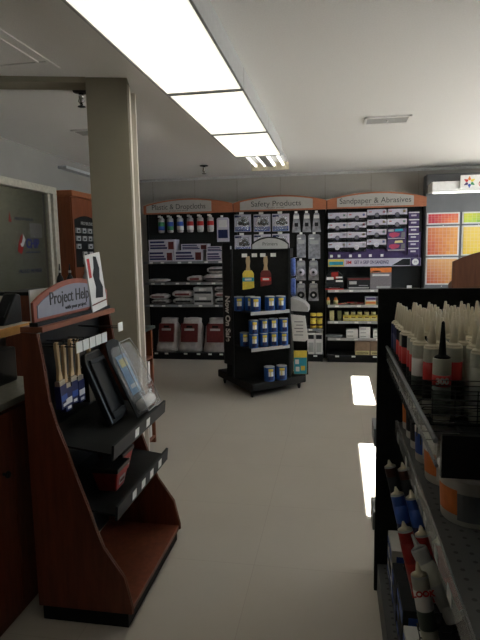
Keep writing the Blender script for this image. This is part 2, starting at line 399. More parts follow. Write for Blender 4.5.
# --- generic products
def box_product(name, x, y, z, sx, sy, sz, m, label, cat, group=None, bands=(), rot=0, front=True):
    """carton with printed bands on its face: bands = [(u0,u1,v0,v1,material)] as fractions of the front face; front faces -y"""
    t = thing(name, (x, y, z), label, cat, group)
    ca_, sa_ = math.cos(rot), math.sin(rot)
    T = Matrix.Translation((x, y, z)) @ Matrix.Rotation(rot, 4, 'Z')
    b = MB(); b.T = T; b.box(-sx/2, sx/2, -sy/2, sy/2, 0, sz); b.build('carton', m, t, .0015)
    if bands:
        b = MB(); b.T = T; ms = []
        for u0, u1, v0, v1, mm in bands:
            if mm not in ms: ms.append(mm)
            b.box(-sx/2+u0*sx, -sx/2+u1*sx, -sy/2-.0012, -sy/2-.0002, v0*sz, v1*sz, ms.index(mm))
        b.build('printed_label', ms, t)
    return t
def hang_pack(name, x, z, w_, h_, m, label, cat, group, bands, y=7.44, d=.03, hook=True, taper=1.0):
    """carded pack hung on a peg hook"""
    t = thing(name, (x, y, z-h_), label, cat, group)
    MB().prism([(x-w_/2, z-h_), (x+w_/2, z-h_), (x+w_/2*taper, z-.02), (x+w_/2*taper*.8, z), (x-w_/2*taper*.8, z), (x-w_/2*taper, z-.02)], y-d/2, y+d/2).build('pack', m, t, .003)
    if bands:
        b = MB(); ms = []
        for u0, u1, v0, v1, mm in bands:
            if mm not in ms: ms.append(mm)
            b.box(x-w_/2+u0*w_, x-w_/2+u1*w_, y-d/2-.0015, y-d/2-.0003, z-h_+v0*h_, z-h_+v1*h_, ms.index(mm))
        b.build('printed_label', ms, t)
    if hook:
        MB().rod((x, YP-.001, z+.012), (x, y-d/2-.05, z+.012), .0025).box(x-.018, x+.018, y-d/2-.054, y-d/2-.05, z+.0, z+.028, 1).build('peg_hook', [M_chrome, M_tag], t)
    return t
# row of hanging roll packs, left bay
LW = [('green and blue', M_green, M_blue), ('blue and green', M_blue, M_green), ('blue and white', M_blue, M_white), ('red and white', M_red, M_white), ('red banded', M_red, M_lgrey), ('red and grey', M_red, M_lgrey)]
xs = [-2.43, -2.30, -2.155, -2.01, -1.865, -1.72]
where = ['left end', 'second', 'third', 'fourth', 'fifth', 'right end']
for x, (nm, a, b), wh in zip(xs, LW, where):
    t = thing('plastic_sheeting_roll', (x, 7.43, 1.765), 'hanging sheeting roll with %s label, %s of top row, back left' % (nm, wh), 'sheeting roll', 'hanging rolls in the back left bay')
    MB().lathe([(.032, 0), (.046, .01), (.046, .19), (.03, .205)], (x, 7.43, 1.765), (0, 0, 1), 14).build('roll', M_plast, t)
    MB().lathe([(.0475, .035), (.0475, .09), (.0475, .15)], (x, 7.43, 1.765), (0, 0, 1), 14, [a, b] and [0, 1]).build('label', [b, a], t)
    MB().rod((x, YP-.001, 1.985), (x, 7.35, 1.985), .0025).box(x-.022, x+.022, 7.346, 7.35, 1.975, 2.002, 1).box(x-.02, x+.02, 7.425, 7.435, 1.965, 1.995, 2).build('peg_hook', [M_chrome, M_tag, M_white], t)
hang_pack('drop_cloth_bag', -1.545, 1.955, .17, .33, M_lilac, 'tall hanging bag of drop cloth with blue print, right end of the back left bay', 'drop cloth', None, [(.1, .9, .15, .5, M_navy), (.15, .85, .6, .9, M_white)])
G1 = 'flat cartons on the upper shelf at back left'
zz = 1.366
def carton(x, y, z, sx, sy, sz, lab, m=M_lilac):
    box_product('plastic_sheeting_box', x, y, z, sx, sy, sz, m, lab, 'box', G1, [(.05, .7, .15, .32, M_navy), (.05, .64, .38, .55, M_purple), (.74, .95, .1, .8, M_maroon), (.05, .6, .68, .86, M_navy)])
carton(-2.40, 7.37, zz, .36, .22, .15, 'white and purple sheeting box at the left end of the upper shelf, under another')
carton(-2.38, 7.37, zz+.151, .38, .22, .15, 'white and red sheeting box on top of the left stack, upper shelf at back left')
carton(-2.00, 7.34, zz, .40, .18, .15, 'long purple and red sheeting box in the middle of the upper shelf at back left')
carton(-1.93, 7.40, zz+.151, .38, .17, .085, 'flatter sheeting box lying on the middle box of the upper shelf')
carton(-1.60, 7.34, zz, .29, .20, .12, 'short sheeting box at the right end of the upper shelf, under another')
carton(-1.59, 7.36, zz+.121, .31, .20, .075, 'flat sheeting box on top of the right end stack of the upper shelf')

def soft(name, x, y, z, sx, sy, sz, m, label, cat, group=None, bands=(), tilt=0, seed=0):
    """folded soft pack: a rounded, slightly lumpy slab"""
    rnd = random.Random(seed); t = thing(name, (x, y, z), label, cat, group)
    b = MB(); nx, nz = 8, 5; T = Matrix.Translation((x, y, z)) @ Matrix.Rotation(tilt, 4, 'Y'); b.T = T
    pr = []
    for i in range(nx+1):
        u = i/nx; e = (1-abs(2*u-1)**5); row = []
        hh = sz*(.45+.55*e)*(1+rnd.uniform(-.07, .07)); yy = sy/2*(.8+.2*e)
        for k in range(10):
            a = 2*math.pi*k/10; cx_, cz_ = math.cos(a), math.sin(a)
            py = math.copysign(abs(cx_)**.5, cx_)*yy; pz = sz/2+math.copysign(abs(cz_)**.5, cz_)*hh/2
            row.append(b.v((-sx/2+sx*u, py*(1+rnd.uniform(-.03, .03)), pz+rnd.uniform(-.02, .02)*sz)))
        pr.append(row)
    for A, B in zip(pr, pr[1:]):
        for k in range(10): f_ = b._f([A[k], A[(k+1) % 10], B[(k+1) % 10], B[k]], 0); f_.smooth = True
    b._f(pr[0], 0); b._f(pr[-1], 0)
    b.build('folded_pack', m, t)
    if bands:
        b = MB(); b.T = T; ms = []
        for u0, u1, v0, v1, mm in bands:
            if mm not in ms: ms.append(mm)
            b.box(-sx/2+u0*sx, -sx/2+u1*sx, -sy/2-.006, -sy/2+.03, v0*sz, v1*sz, ms.index(mm))
        b.build('printed_label', ms, t)
    return t
G2 = 'folded packs on the shelves at back left'
z2 = 1.077
M_lplast = mat('pale_folded_plastic', (.52, .48, .47), .3, .25, 22, bump=.8)
soft('drop_cloth_pack', -2.47, 7.35, z2, .30, .2, .05, M_plast, 'thin clear pack lying at the left of the second shelf at back left', 'drop cloth', G2, seed=1)
soft('drop_cloth_pack', -1.93, 7.36, z2, .22, .2, .085, M_lplast, 'small rumpled pack leaning in the middle of the second shelf at back left', 'drop cloth', G2, [(.2, .8, .35, .65, M_maroon)], .0, 2)
soft('drop_cloth_pack', -1.64, 7.36, z2, .33, .22, .11, M_lplast, 'lower folded canvas pack at the right of the second shelf at back left', 'drop cloth', G2, [(.1, .9, .3, .5, M_dark)], 0, 3)
soft('drop_cloth_pack', -1.60, 7.36, z2+.112, .30, .2, .10, M_lplast, 'pack with dark writing on top of the right pile, second shelf at back left', 'drop cloth', G2, [(.1, .85, .4, .65, M_dark)], 0, 4)
z3 = .767
spots3 = [(-2.44, 0, .25, .07, 'bottom pack of the left pile on the third shelf at back left'), (-2.46, .073, .26, .07, 'top pack of the left pile on the third shelf at back left'),
          (-2.10, 0, .30, .09, 'bottom rumpled pack of the second pile on the third shelf at back left'), (-2.11, .094, .29, .10, 'top rumpled pack of the second pile on the third shelf at back left'),
          (-1.53, 0, .24, .09, 'bottom pack of the right pile on the third shelf at back left'), (-1.53, .094, .25, .08, 'middle pack of the right pile on the third shelf at back left'), (-1.54, .178, .24, .07, 'top pack of the right pile on the third shelf at back left')]
for i, (x, dz, sx, sz, lab) in enumerate(spots3):
    soft('drop_cloth_pack', x, 7.35, z3+dz, sx, .2, sz, (M_plast, M_lplast)[i % 2], lab, 'drop cloth', G2, [(.15, .85, .35, .6, (M_dark, M_maroon)[i % 2])], 0, 10+i)
for k in range(2):
    box_product('drop_cloth_box', -1.81, 7.34, z3+k*.121, .26, .2, .118, M_lgrey, ['lower', 'upper'][k]+' white box with dark band on the third shelf at back left', 'box', 'white boxes on the third shelf at back left', [(.04, .96, .25, .5, M_dark), (.3, .7, .55, .85, M_white)])
# rag bags on the bottom deck
def rag_bag(x, w_, label, seed):
    rnd = random.Random(seed); t = thing('rag_bag', (x, 7.33, .101), label, 'bag', 'bags of rags on the bottom shelf at back left')
    b = MB(); rows = []
    for j in range(9):
        v = j/8; z = .101+.46*v; ww = w_/2*(1-.10*v)*(1 if v < .85 else .8); dd = .10*(1-.5*v)
        row = []
        for k in range(14):
            a = 2*math.pi*k/14; c_, s_ = math.cos(a), math.sin(a)
            row.append(b.v((x+math.copysign(abs(c_)**.6, c_)*ww*(1+rnd.uniform(-.04, .04))+.03*v, 7.33+math.copysign(abs(s_)**.6, s_)*dd+.06*v, z+rnd.uniform(-.006, .006)*(0 < j))))
        rows.append(row)
    for A, B in zip(rows, rows[1:]):
        for k in range(14): b._f([A[k], A[(k+1) % 14], B[(k+1) % 14], B[k]], 0).smooth = True
    b._f(rows[0], 0); b._f(rows[-1], 0); b.build('bag_body', mat('white_bag', (.50, .46, .44), .3, .15, 18, bump=.6), t)
    b = MB(); b.T = Matrix.Translation((x+.01, 7.2235, .24)) @ Matrix.Rotation(-.19, 4, 'X')
    b.box(-w_*.33, w_*.33, -.007, .03, 0, .26).box(-w_*.2, w_*.2, -.009, -.007, .16, .19, 1).box(-w_*.12, w_*.12, -.009, -.007, .2, .23, 2)
    b.build('printed_label', [M_maroon, M_lgrey, M_black], t)
rag_bag(-2.365, .33, 'white rag bag with maroon label, leftmost on the bottom shelf', 1)
rag_bag(-2.03, .36, 'white rag bag with maroon label, middle one on the bottom shelf', 2)
rag_bag(-1.66, .36, 'white rag bag with maroon label beside the rolling stand', 3)

# --- centre bay: respirators, gloves, masks
def respirator(x, z, label):
    t = thing('respirator_pack', (x, 7.44, z-.235), label, 'respirator', 'carded respirators in the safety bay')
    MB().box(x-.118, x+.118, 7.45, 7.456, z-.235, z).build('backing_card', M_lilac, t, .002)
    MB().box(x-.105, x+.105, 7.444, 7.4495, z-.228, z-.165).box(x-.11, x-.02, 7.444, 7.4495, z-.04, z-.015, 1).build('printed_label', [M_blue, M_navy], t)
    MB().lathe([(.052, 0), (.05, .02), (.03, .045), (0, .05)], (x+.025, 7.449, z-.105), (0, -1, 0), 14).lathe([(.026, 0), (.026, .02)], (x-.03, 7.445, z-.12), (-.4, -1, 0), 12).lathe([(.022, 0), (.022, .02)], (x+.07, 7.445, z-.125), (.4, -1, 0), 12).build('respirator_mask', M_dark, t)
    MB().prism([(x-.1, z-.22), (x+.1, z-.22), (x+.09, z-.03), (x-.06, z-.03)], 7.375, 7.4435).build('blister', M_clear, t, .008)
    MB().rod((x, YP-.001, z+.012), (x, 7.36, z+.012), .0025).box(x-.03, x+.03, 7.356, 7.36, z-.004, z+.026, 1).build('peg_hook', [M_chrome, M_tag], t)
for x, z, l in ((-1.27, 1.99, 'left'), (-1.0, 1.985, 'middle'), (-.745, 1.985, 'right')): respirator(x, z, 'carded grey respirator with blue label, %s one of the top row under Safety Products' % l)
for x, z, l in ((-1.27, 1.71, 'left one, beside the stand header'), (-1.0, 1.715, 'middle one, behind the stand header'), (-.745, 1.715, 'right one, behind the stand header')): respirator(x, z, 'carded grey respirator in the second row, %s' % l)
for i, x in enumerate((-.53, -.39, -.26)):
    hang_pack('glove_pack', x, 1.98, .12, .25, M_bag, 'hanging pack of grey gloves, %s of three at the top right of the safety bay' % ('first', 'second', 'third')[i], 'gloves', 'glove packs in the safety bay', [(.2, .8, .72, .9, M_white), (.3, .7, .3, .5, M_dark)], taper=.6)
for i, x in enumerate((-.465, -.29)):
    hang_pack('coverall_pack', x, 1.70, (.12, .16)[i], (.31, .33)[i], M_bag, '%s long grey bagged pack in the second row of the safety bay' % ('narrow', 'wide')[i], 'coverall pack', 'long bagged packs', [(.15, .85, .6, .75, M_lgrey), (.1, .5, .8, .86, M_white)])
for j, z in enumerate((1.35, 1.04)):
    for i, x in enumerate((-.47, -.30)):
        t = hang_pack('dust_mask_pack', x, z, .14, .27 if j == 0 else .24, M_bag, '%s bagged pack with round mask, %s pair on the right of the safety bay' % (('left', 'right')[i], ('upper', 'lower')[j]), 'dust mask', 'bagged dust masks', [(.2, .8, .75, .9, M_lgrey)], taper=.8)
        MB().lathe([(.05, 0), (.046, .012), (.018, .028), (0, .03)], (x, 7.425, z-.16), (0, -1, 0), 16, [0, 0, 1]).build('mask', [(M_lilac, M_dark)[j], (M_dark, M_lgrey)[j]], t)
for i, x in enumerate((-.30, -.215)):
    for k in range(2):
        c = thing('yellow_can', (x, 7.31, .441+k*.104), 'yellow can with brown print, %s of the %s row beside the rolling stand' % (('left', 'right')[i], ('lower', 'upper')[k]), 'can', 'yellow cans in the safety bay')
        MB().lathe([(.038, 0), (.04, .004), (.04, .095), (.036, .10)], (x, 7.31, .441+k*.104), (0, 0, 1), 16).build('can_body', M_yellow, c)
        MB().lathe([(.0405, .035), (.0405, .06)], (x, 7.31, .441+k*.104), (0, 0, 1), 16).build('label', M_brown, c)
for i, x in enumerate((-.325, -.22)):
    box_product('earmuff_box', x, 7.30, .101, .095, .2, .285, M_white, 'tall white box under the yellow cans, %s one' % ('left', 'right')[i], 'box', 'tall white boxes in the safety bay', [(.1, .9, .72, .92, M_dark), (.15, .85, .1, .55, M_lgrey)])
# things further left in the safety bay, half hidden by the stand
for i, (x, z) in enumerate(((-1.27, 1.40), (-1.27, 1.12))):
    hang_pack('goggle_pack', x, z, .15, .2, M_bag, 'bagged goggles hanging left of the rolling stand, %s one' % ('upper', 'lower')[i], 'goggles', None, [(.1, .9, .7, .9, M_lgrey)])

# --- right bay: sandpaper rack
rk = thing('sandpaper_rack', (.475, 7.40, 1.26), 'purple sandpaper display rack with a white banner along the bottom', 'display rack')
MB().box(-.105, 1.10, 7.44, 7.495, 1.26, 2.005).build('rack_back', M_blackp, rk)
MB().box(1.06, 1.085, 7.40, 7.439, 1.30, 1.70).box(-.10, 1.055, 7.425, 7.439, 1.36, 1.50).build('purple_panel', M_purple, rk)
MB().box(-.105, 1.085, 7.345, 7.36, 1.262, 1.365).build('banner', M_lilac, rk)
MB().box(-.10, .105, 7.340, 7.3445, 1.266, 1.36).box(-.09, .095, 7.337, 7.340, 1.285, 1.33, 1).build('banner_block', [M_yellow, M_teal], rk)
MB().box(.955, 1.08, 7.340, 7.3445, 1.264, 1.363).prism([(.72, 1.27), (.95, 1.27), (.95, 1.355), (.86, 1.355)], 7.340, 7.3445, m=1).build('banner_end', [M_purple, M_dark], rk)
MB().lathe([(.042, 0), (.042, .004)], (1.015, 7.339, 1.313), (0, -1, 0), 20).build('round_seal', M_white, rk)
text('lettering', '3M', .06, M_red, rk, (.165, 7.343, 1.315), bold=.0015)
text('lettering', 'GET A GRIP ON SANDING!', .062, M_purple, rk, (.46, 7.343, 1.315), sx=.60, bold=.001)
text('lettering', '3M', .03, M_purple, rk, (1.015, 7.334, 1.313))
cols = [(.016, 4, 0), (.268, 4, 0), (.524, 4, .03), (.780, 2, .03)]
cn = ['leftmost', 'second', 'third', 'fourth']; rn = ['top', 'second', 'third', 'bottom']
for ci, (x, n, dz) in enumerate(cols):
    for r in range(n):
        z = 1.845+dz-r*.128
        col_ = (M_green, M_blue, M_red, M_yellow)[(r+ci) % 4]
        b_ = [(0, 1, .45, 1, M_lilac), (0, 1, 0, .42, M_dark), (.08, .22, .70, .82, M_red), (.80, .92, .62, .86, col_), (.04, .34, .05, .22, M_lilac), (.68, .96, .05, .22, M_lilac), (.05, .3, .28, .36, M_greymid), (.7, .95, .28, .36, M_greymid)]
        sp_ = box_product('sandpaper_pack', x, 7.395, z, .245, .055, .125, M_lilac, 'white and purple sandpaper pack, %s row of the %s column in the rack' % (rn[r], cn[ci]), 'sandpaper', 'sandpaper packs in the rack', b_)
        MB().lathe([(.031, 0), (.031, .003)], (x, 7.3655, z+.052), (0, -1, 0), 16).lathe([(.024, .0035), (.024, .005)], (x, 7.3655, z+.052), (0, -1, 0), 14, [1]).build('round_badge', [(M_purple, M_white)[r == 3], (M_greymid, M_lilac)[r == 3]], sp_)
for r in range(2):
    t = thing('sanding_sponge_pack', (.78, 7.395, 1.66-.125-r*.13), 'colourful pack with pink print and a yellow patch, %s one under the fourth column' % ('upper', 'lower')[r], 'sandpaper', 'colourful packs in the rack')
    z = 1.735-.125-r*.15
    MB().box(.66, .90, 7.37, 7.424, z, z+.145).build('pack', M_purple, t, .004)
    b = MB().prism([(.68, z+.05), (.73, z+.02), (.80, z+.04), (.82, z+.075), (.75, z+.09), (.69, z+.08)], 7.366, 7.3695).prism([(.75, z+.10), (.86, z+.105), (.85, z+.135), (.76, z+.13)], 7.3665, 7.3695, m=1).prism([(.83, z+.02), (.885, z+.03), (.88, z+.095), (.84, z+.09)], 7.3655, 7.3695, m=2).box(.67, .88, 7.3667, 7.3697, z+.004, z+.016, 3)
    if r == 0: b.box(.67, .74, 7.3666, 7.3697, z+.10, z+.13, 3)
    b.build('printed_label', [mat('pink_print', (.45, .06, .12)), M_teal if r == 0 else M_ylabel, M_greymid, M_lgrey], t)
for r in range(6):
    z = 1.87-r*.092
    t = thing('sanding_pad_pack', (.985, 7.39, z), 'small purple white-topped pack, %s down the narrow right column of the rack' % ['first', 'second', 'third', 'fourth', 'fifth', 'sixth'][r], 'sandpaper', 'small packs in the right column')
    MB().box(.925, 1.055, 7.37, 7.43, z, z+.088).build('pack', M_purple, t, .003)
    MB().box(.925, 1.055, 7.366, 7.3695, z+.07, z+.084).box(.955, 1.02, 7.366, 7.3695, z+.03, z+.05, 1).build('printed_label', [M_white, M_lilac], t)
for x in (-.06, .04, .19, .31, .45, .60): MB().box(x-.018, x+.018, 7.42, 7.4248, 1.385, 1.42).build('price_tag', M_tag, rk)
# shelves
# shelf products
zs = .966
t = box_product('sander_box', -.02, 7.31, zs, .24, .2, .08, M_dark, 'low black and red box under the sandpaper rack, leftmost on the shelf', 'box', None, [(.0, 1, .0, .2, M_red), (.1, .9, .25, .6, M_dark), (.2, .8, .3, .4, M_white)])
t = thing('sanding_block_pack', (-.02, 7.31, zs+.081), 'black and red pack with white flashes lying on the low black box', 'pack')
MB().prism([(-.13, zs+.081), (.10, zs+.081), (.09, zs+.18), (.03, zs+.24), (-.07, zs+.24), (-.12, zs+.18)], 7.22, 7.38).build('pack', M_dark, t, .004)
MB().box(-.06, .03, 7.216, 7.2195, zs+.14, zs+.23).box(-.12, -.03, 7.215, 7.2195, zs+.13, zs+.165, 1).box(.0, .09, 7.215, 7.2195, zs+.10, zs+.125, 1).box(.0, .085, 7.2145, 7.2185, zs+.15, zs+.17, 1).build('printed_label', [M_redpl, M_white], t)
box_product('disc_pack_box', .295, 7.31, zs, .29, .2, .155, M_dark, 'dark grey carton with a red top stripe beside the orange topped pack', 'box', None, [(0, 1, .82, .95, M_maroon), (.08, .4, .45, .7, M_lgrey), (.05, .95, .1, .2, M_lgrey), (.5, .9, .3, .38, M_grey)])
t = box_product('sanding_screen_pack', .575, 7.29, zs, .265, .1, .28, mat('grey_mesh', (.20, .18, .19), .6, .2, 60), 'upright grey pack with an orange top under the sandpaper banner', 'pack', None, [(0, 1, .78, 1, M_orangep), (.1, .9, .62, .7, M_white), (.3, .95, .05, .15, M_lgrey), (.05, .5, .8, .86, M_white)])
t = thing('shelf_tag', (.93, 7.19, .99), 'small white price tag standing on the empty end of the shelf', 'price tag')
MB().box(.90, .96, 7.21, 7.215, zs+.001, zs+.05).build('card', M_tag, t)
z4 = .766
for i, (x, w_) in enumerate(((-.10, .05), (.0, .06))):
    t = thing('putty_tub', (x, 7.28, z4), 'small pale tub with dark base, %s one at the left end of the second shelf' % ('left', 'right')[i], 'tub', 'small tubs on the second shelf')
    MB().lathe([(w_*.5, 0), (w_*.55, .05), (w_*.45, .055), (w_*.3, .09), (0, .1)], (x, 7.28, z4), (0, 0, 1), 12, [0, 0, 1, 1]).build('tub_body', [M_ylabel, M_orangep], t)
t = thing('putty_knife_pile', (.2, 7.3, z4), 'loose pile of knives and blades lying on the second shelf under the rack', 'tools')
b = MB()
for k in range(7):
    x = .09+k*.04; b.T = Matrix.Translation((x, 7.28+random.uniform(-.02, .03), z4+.004+.006*(k % 4))) @ Matrix.Rotation(random.uniform(-.6, .6), 4, 'Z'); b.box(-.06, .03, -.012, .012, 0, .008, k % 3).box(.03, .07, -.02, .02, .003, .005, 3)
b.build('knives', [M_red, M_handle, M_dark, M_steel], t)
for i, (x, m1) in enumerate(((.45, M_orangep), (.60, M_blue), (.75, M_orangep), (.90, M_blue))):
    for k in range(2):
        box_product('wood_filler_box', x, 7.29, z4+k*.051, .14, .15, .049, M_ylabel if k == 0 else M_lilac, 'small flat box, second shelf, %s of the %s pair from left' % (('lower', 'upper')[k], ('first', 'second', 'third', 'fourth')[i]), 'box', 'flat boxes on the second shelf', [(.05, .95, .3, .8, m1 if k == 0 else M_purple)])
z5 = .551
t = box_product('tall_yellow_box', -.05, 7.28, z5, .06, .06, .13, M_ylabel, 'upright pale yellow box at the left of the third shelf', 'box')
t = box_product('tall_green_box', .05, 7.28, z5, .05, .06, .13, mat('olive_box', (.22, .22, .09), .5), 'upright olive box at the left of the third shelf', 'box')
for i in range(8):
    x = .13+i*.078 if i < 4 else .16+i*.09
    b_ = [(0, 1, .1, .55, M_ylabel), (.2, .8, .62, .8, M_brown)]
    box_product('sanding_block_box', .14+i*.088, 7.28, z5, .084, .12, .07, M_yellow, 'yellow banded block box on the third shelf, %s from the left' % ['first', 'second', 'third', 'fourth', 'fifth', 'sixth', 'seventh', 'eighth'][i], 'box', 'yellow block boxes on the third shelf', b_)
    if i < 5:
        t = thing('filler_jar', (.14+i*.088, 7.29, z5+.071), 'small dark jar with a yellow label standing on the %s yellow block box' % ['first', 'second', 'third', 'fourth', 'fifth'][i], 'jar', 'jars on the yellow boxes')
        MB().lathe([(.03, 0), (.03, .045), (.026, .05), (.026, .06)], (.14+i*.088, 7.29, z5+.071), (0, 0, 1), 12, [0, 1, 1]).build('jar_body', [M_ylabel, M_dark], t)
z6 = .326
for i, (x, w_, n) in enumerate(((.215, .15, 2), (.38, .14, 3), (.56, .14, 2), (.75, .14, 3))):
    for k in range(n):
        hgt = .055 if n == 2 else .048
        box_product('white_carton', x, 7.28+.004*k, z6+k*(hgt+.001), w_, .15, hgt, M_white, 'small white carton, fourth shelf, %s of the %s stack from left' % (['lowest', 'middle' if n == 3 else 'top', 'top'][k], ['first', 'second', 'third', 'fourth'][i]), 'box', 'white cartons on the fourth shelf', [(.1, .6, .3, .6, M_lgrey)])
for i, (x, w_) in enumerate(((-.02, .22),)):
    soft('sandpaper_sheet_pack', x, 7.3, z6, w_, .18, .035, M_grey, 'thin dark pack lying flat on the fourth shelf', 'pack', None, (), 0, 31)
for i in range(4):
    box_product('brown_carton', .35+i*.195, 7.27, .101, .19, .18, .185, M_board, 'brown cardboard carton with a yellow strip on the bottom deck, %s from the left' % ['first', 'second', 'third', 'fourth'][i], 'box', 'brown cartons on the bottom deck', [(.03, .97, .05, .32, M_ylabel), (.1, .9, .12, .2, M_brown)])

# ------------------------------------------------------------------ colour card display
cb = thing('color_card_display', (1.75, 7.4, 0), 'grey paint colour display board with a lit canopy at back right', 'display')
MB().box(1.13, 2.5, 7.36, 7.60, 0, 2.42).build('board', M_greymid, cb, .01)
MB().box(1.15, 2.5, 7.02, 7.358, 2.175, 2.285).build('canopy', M_white, cb, .004)
MB().box(1.16, 2.49, 7.012, 7.019, 2.142, 2.158).box(1.15, 2.5, 7.02, 7.03, 2.14, 2.1745, 1).build('canopy_light', [M_canopy, M_white], cb)
lg = MB().box(1.465, 2.2, 6.985, 7.015, 2.19, 2.345).build('logo_sign', M_white, cb, .003)
cx_, cz_ = 1.565, 2.262
for k, mm in enumerate((M_orangep, M_red, M_purple, M_blue, M_green, M_yellow)):
    a = math.pi/2+k*math.pi/3; b = MB()
    px_, pz_ = cx_+.036*math.cos(a), cz_+.036*math.sin(a)
    b.lathe([(.017, 0), (.017, .003)], (px_, 6.984, pz_), (0, -1, 0), 12).lathe([(.009, 0), (.009, .003)], (cx_+.058*math.cos(a), 6.984, cz_+.058*math.sin(a)), (0, -1, 0), 10)
    b.build('logo_petal', mm, lg)
text('lettering', 'C', .10, M_red, lg, (1.70, 6.984, 2.235)); text('lettering', 'o', .08, M_green, lg, (1.70+.075, 6.984, 2.24)); text('lettering', 'a', .05, M_green, lg, (1.69, 6.984, 2.315))
def chip(x0, x1, z0, z1, mname, a, b_, top, label, nx=8, nz=8):
    t = thing('color_card', ((x0+x1)/2, 7.34, z0), label, 'colour card', 'colour cards on the grey board')
    MB().box(x0, x1, 7.345, 7.358, z0, z1).build('frame', M_white, t, .002)
    MB().box(x0+.018, x1-.018, 7.338, 7.3445, z0+.018, z1-.018).build('color_swatches', chips_mat(mname, a, b_, top, nx, nz), t)
    MB().lathe([(.006, 0), (.006, .012)], ((x0+x1)/2, 7.337, z0-.018), (0, -1, 0), 8).build('pin', M_white, t)
chip(1.145, 1.545, 1.785, 1.935, 'chips_red', (.48, .02, .05), (.85, .28, .08), (.62, .05, .07), 'narrow red colour card at the top left of the grey board', 9, 4)
chip(1.575, 1.97, 1.785, 1.935, 'chips_green', (.55, .65, .06), (.04, .42, .06), (.75, .62, .05), 'narrow yellow and green colour card at the top of the grey board', 7, 4)
chip(1.145, 1.545, 1.385, 1.765, 'chips_redorange', (.52, .07, .04), (.85, .42, .09), (.78, .34, .12), 'large red to orange colour card in the middle left of the grey board')
chip(1.575, 1.97, 1.385, 1.765, 'chips_yellow', (.75, .48, .05), (.85, .68, .08), (.82, .62, .18), 'large yellow colour card in the middle of the grey board')
chip(1.145, 1.545, 1.015, 1.365, 'chips_peach', (.50, .10, .05), (.68, .32, .08), (.85, .52, .22), 'large peach and brown colour card at the lower left of the grey board')
chip(1.575, 1.97, 1.015, 1.365, 'chips_cream', (.78, .62, .3), (.82, .72, .4), (.85, .76, .5), 'cream colour card mostly hidden behind the brown arched top')
chip(2.0, 2.4, 1.385, 1.765, 'chips_lime', (.45, .6, .1), (.2, .5, .2), (.6, .7, .3), 'green colour card beyond the right edge of the photo')

# ------------------------------------------------------------------ rolling display stand
st = thing('rolling_display_stand', (-.83, 5.70, 0), 'black rolling display stand with Now On Sale down its side', 'display stand')
base = [(-.83, 5.26), (-.31, 5.76), (-.80, 6.32), (-1.33, 5.93)]
MB().prism(base, .07, .155, 'z').build('base', M_black, st, .012)
for x, y in ((-.84, 5.34), (-.39, 5.76), (-.80, 6.2), (-1.24, 5.89)):
    c = MB().lathe([(.024, -.011), (.03, -.006), (.03, .006), (.024, .011)], (x, y, .031), (1, .3, 0), 14).build('caster_wheel', M_rubber, st)
    MB().box(x-.018, x+.018, y-.018, y+.018, .063, .070).rod((x-.016, y, .066), (x-.016, y, .03), .004).rod((x+.016, y, .066), (x+.016, y, .03), .004).build('caster_fork', M_chrome, c)
P1, P2, P3, P4, P0 = (-1.06, 5.52), (-.47, 5.62), (-.462, 5.95), (-1.0, 6.0), (-1.15, 5.585)
MB().prism([P1, P2, P3, P4, P0], .156, 1.515, 'z').build('body', M_black, st, .004)
def seg(a, b, t_): return (a[0]+(b[0]-a[0])*t_, a[1]+(b[1]-a[1])*t_)
MB().prism([(P2[0]-.014, P2[1]-.035), (P2[0]+.008, P2[1]-.035), (P2[0]+.008, P2[1]+.0), (P2[0]-.014, P2[1]-.004)], .157, 1.515, 'z').build('corner_post', M_dark, st)
MB().prism([(P1[0]-.012, P1[1]-.02), (P1[0]+.008, P1[1]-.02), (P1[0]+.008, P1[1]-.002), (P1[0]-.012, P1[1]-.002)], .157, 1.515, 'z').build('corner_post', M_dark, st)
MB().prism([(P1[0]-.012, P1[1]-.022), (P0[0]-.012, P0[1]-.022), (P0[0]-.03, P0[1]+.0), (P1[0]-.02, P1[1])], .30, 1.58, 'z').build('side_panel', M_blackp, st, .004)
rv = Vector((P1[0]-P0[0], P1[1]-P0[1], 0)).normalized()
pc = Vector(((P1[0]+P0[0])/2-.012, (P1[1]+P0[1])/2-.022, .79)) + Vector((-rv.y*-1, rv.x*-1, 0))*0
nrm = rv.cross(Vector((0, 0, 1)))
text('lettering', 'Now On Sale', .096, M_white, st, pc+nrm*.004, right=(0, 0, -1), up=rv, sx=.92, bold=.003, depth=.001)
# arched grey header
d12 = Vector((P2[0]-P1[0], P2[1]-P1[1], 0)).normalized()
n12 = d12.cross(Vector((0, 0, 1)))
hdr = MB(); a0 = Vector((P1[0], P1[1], 0))+d12*.20+n12*.04; L_ = .385
def arch(z0, e, mx, inset=0):
    pts = [(inset, z0)]
    for k in range(13):
        u = k/12; pts.append((inset+(L_-2*inset)*u, e+(mx-e)*math.sin(math.pi*u)**.75))
    pts.append((L_-inset, z0)); return pts
def plate(mb, pts, org, dr, nr, t0, t1, m=0):
    A = [mb.v(org+dr*u+nr*t0+Vector((0, 0, z))) for u, z in pts]; B = [mb.v(org+dr*u+nr*t1+Vector((0, 0, z))) for u, z in pts]
    mb._f(A, m); mb._f(B[::-1], m); n = len(pts)
    for i in range(n): mb._f([A[i], A[(i+1) % n], B[(i+1) % n], B[i]], m)
plate(hdr, arch(1.50, 1.565, 1.635), a0, d12, n12, 0, .014); hdr.build('header_frame', M_blackp, st)
hdr = MB(); plate(hdr, arch(1.512, 1.555, 1.62, .012), a0, d12, n12, .0145, .018); hdr.build('header_panel', M_lgrey, st)
text('lettering', 'Primers', .05, M_text, st, a0+d12*(L_/2)+n12*.019+Vector((0, 0, 1.56)), right=d12)
NP, FR = (-.835, 5.28), (-.475, 5.555)
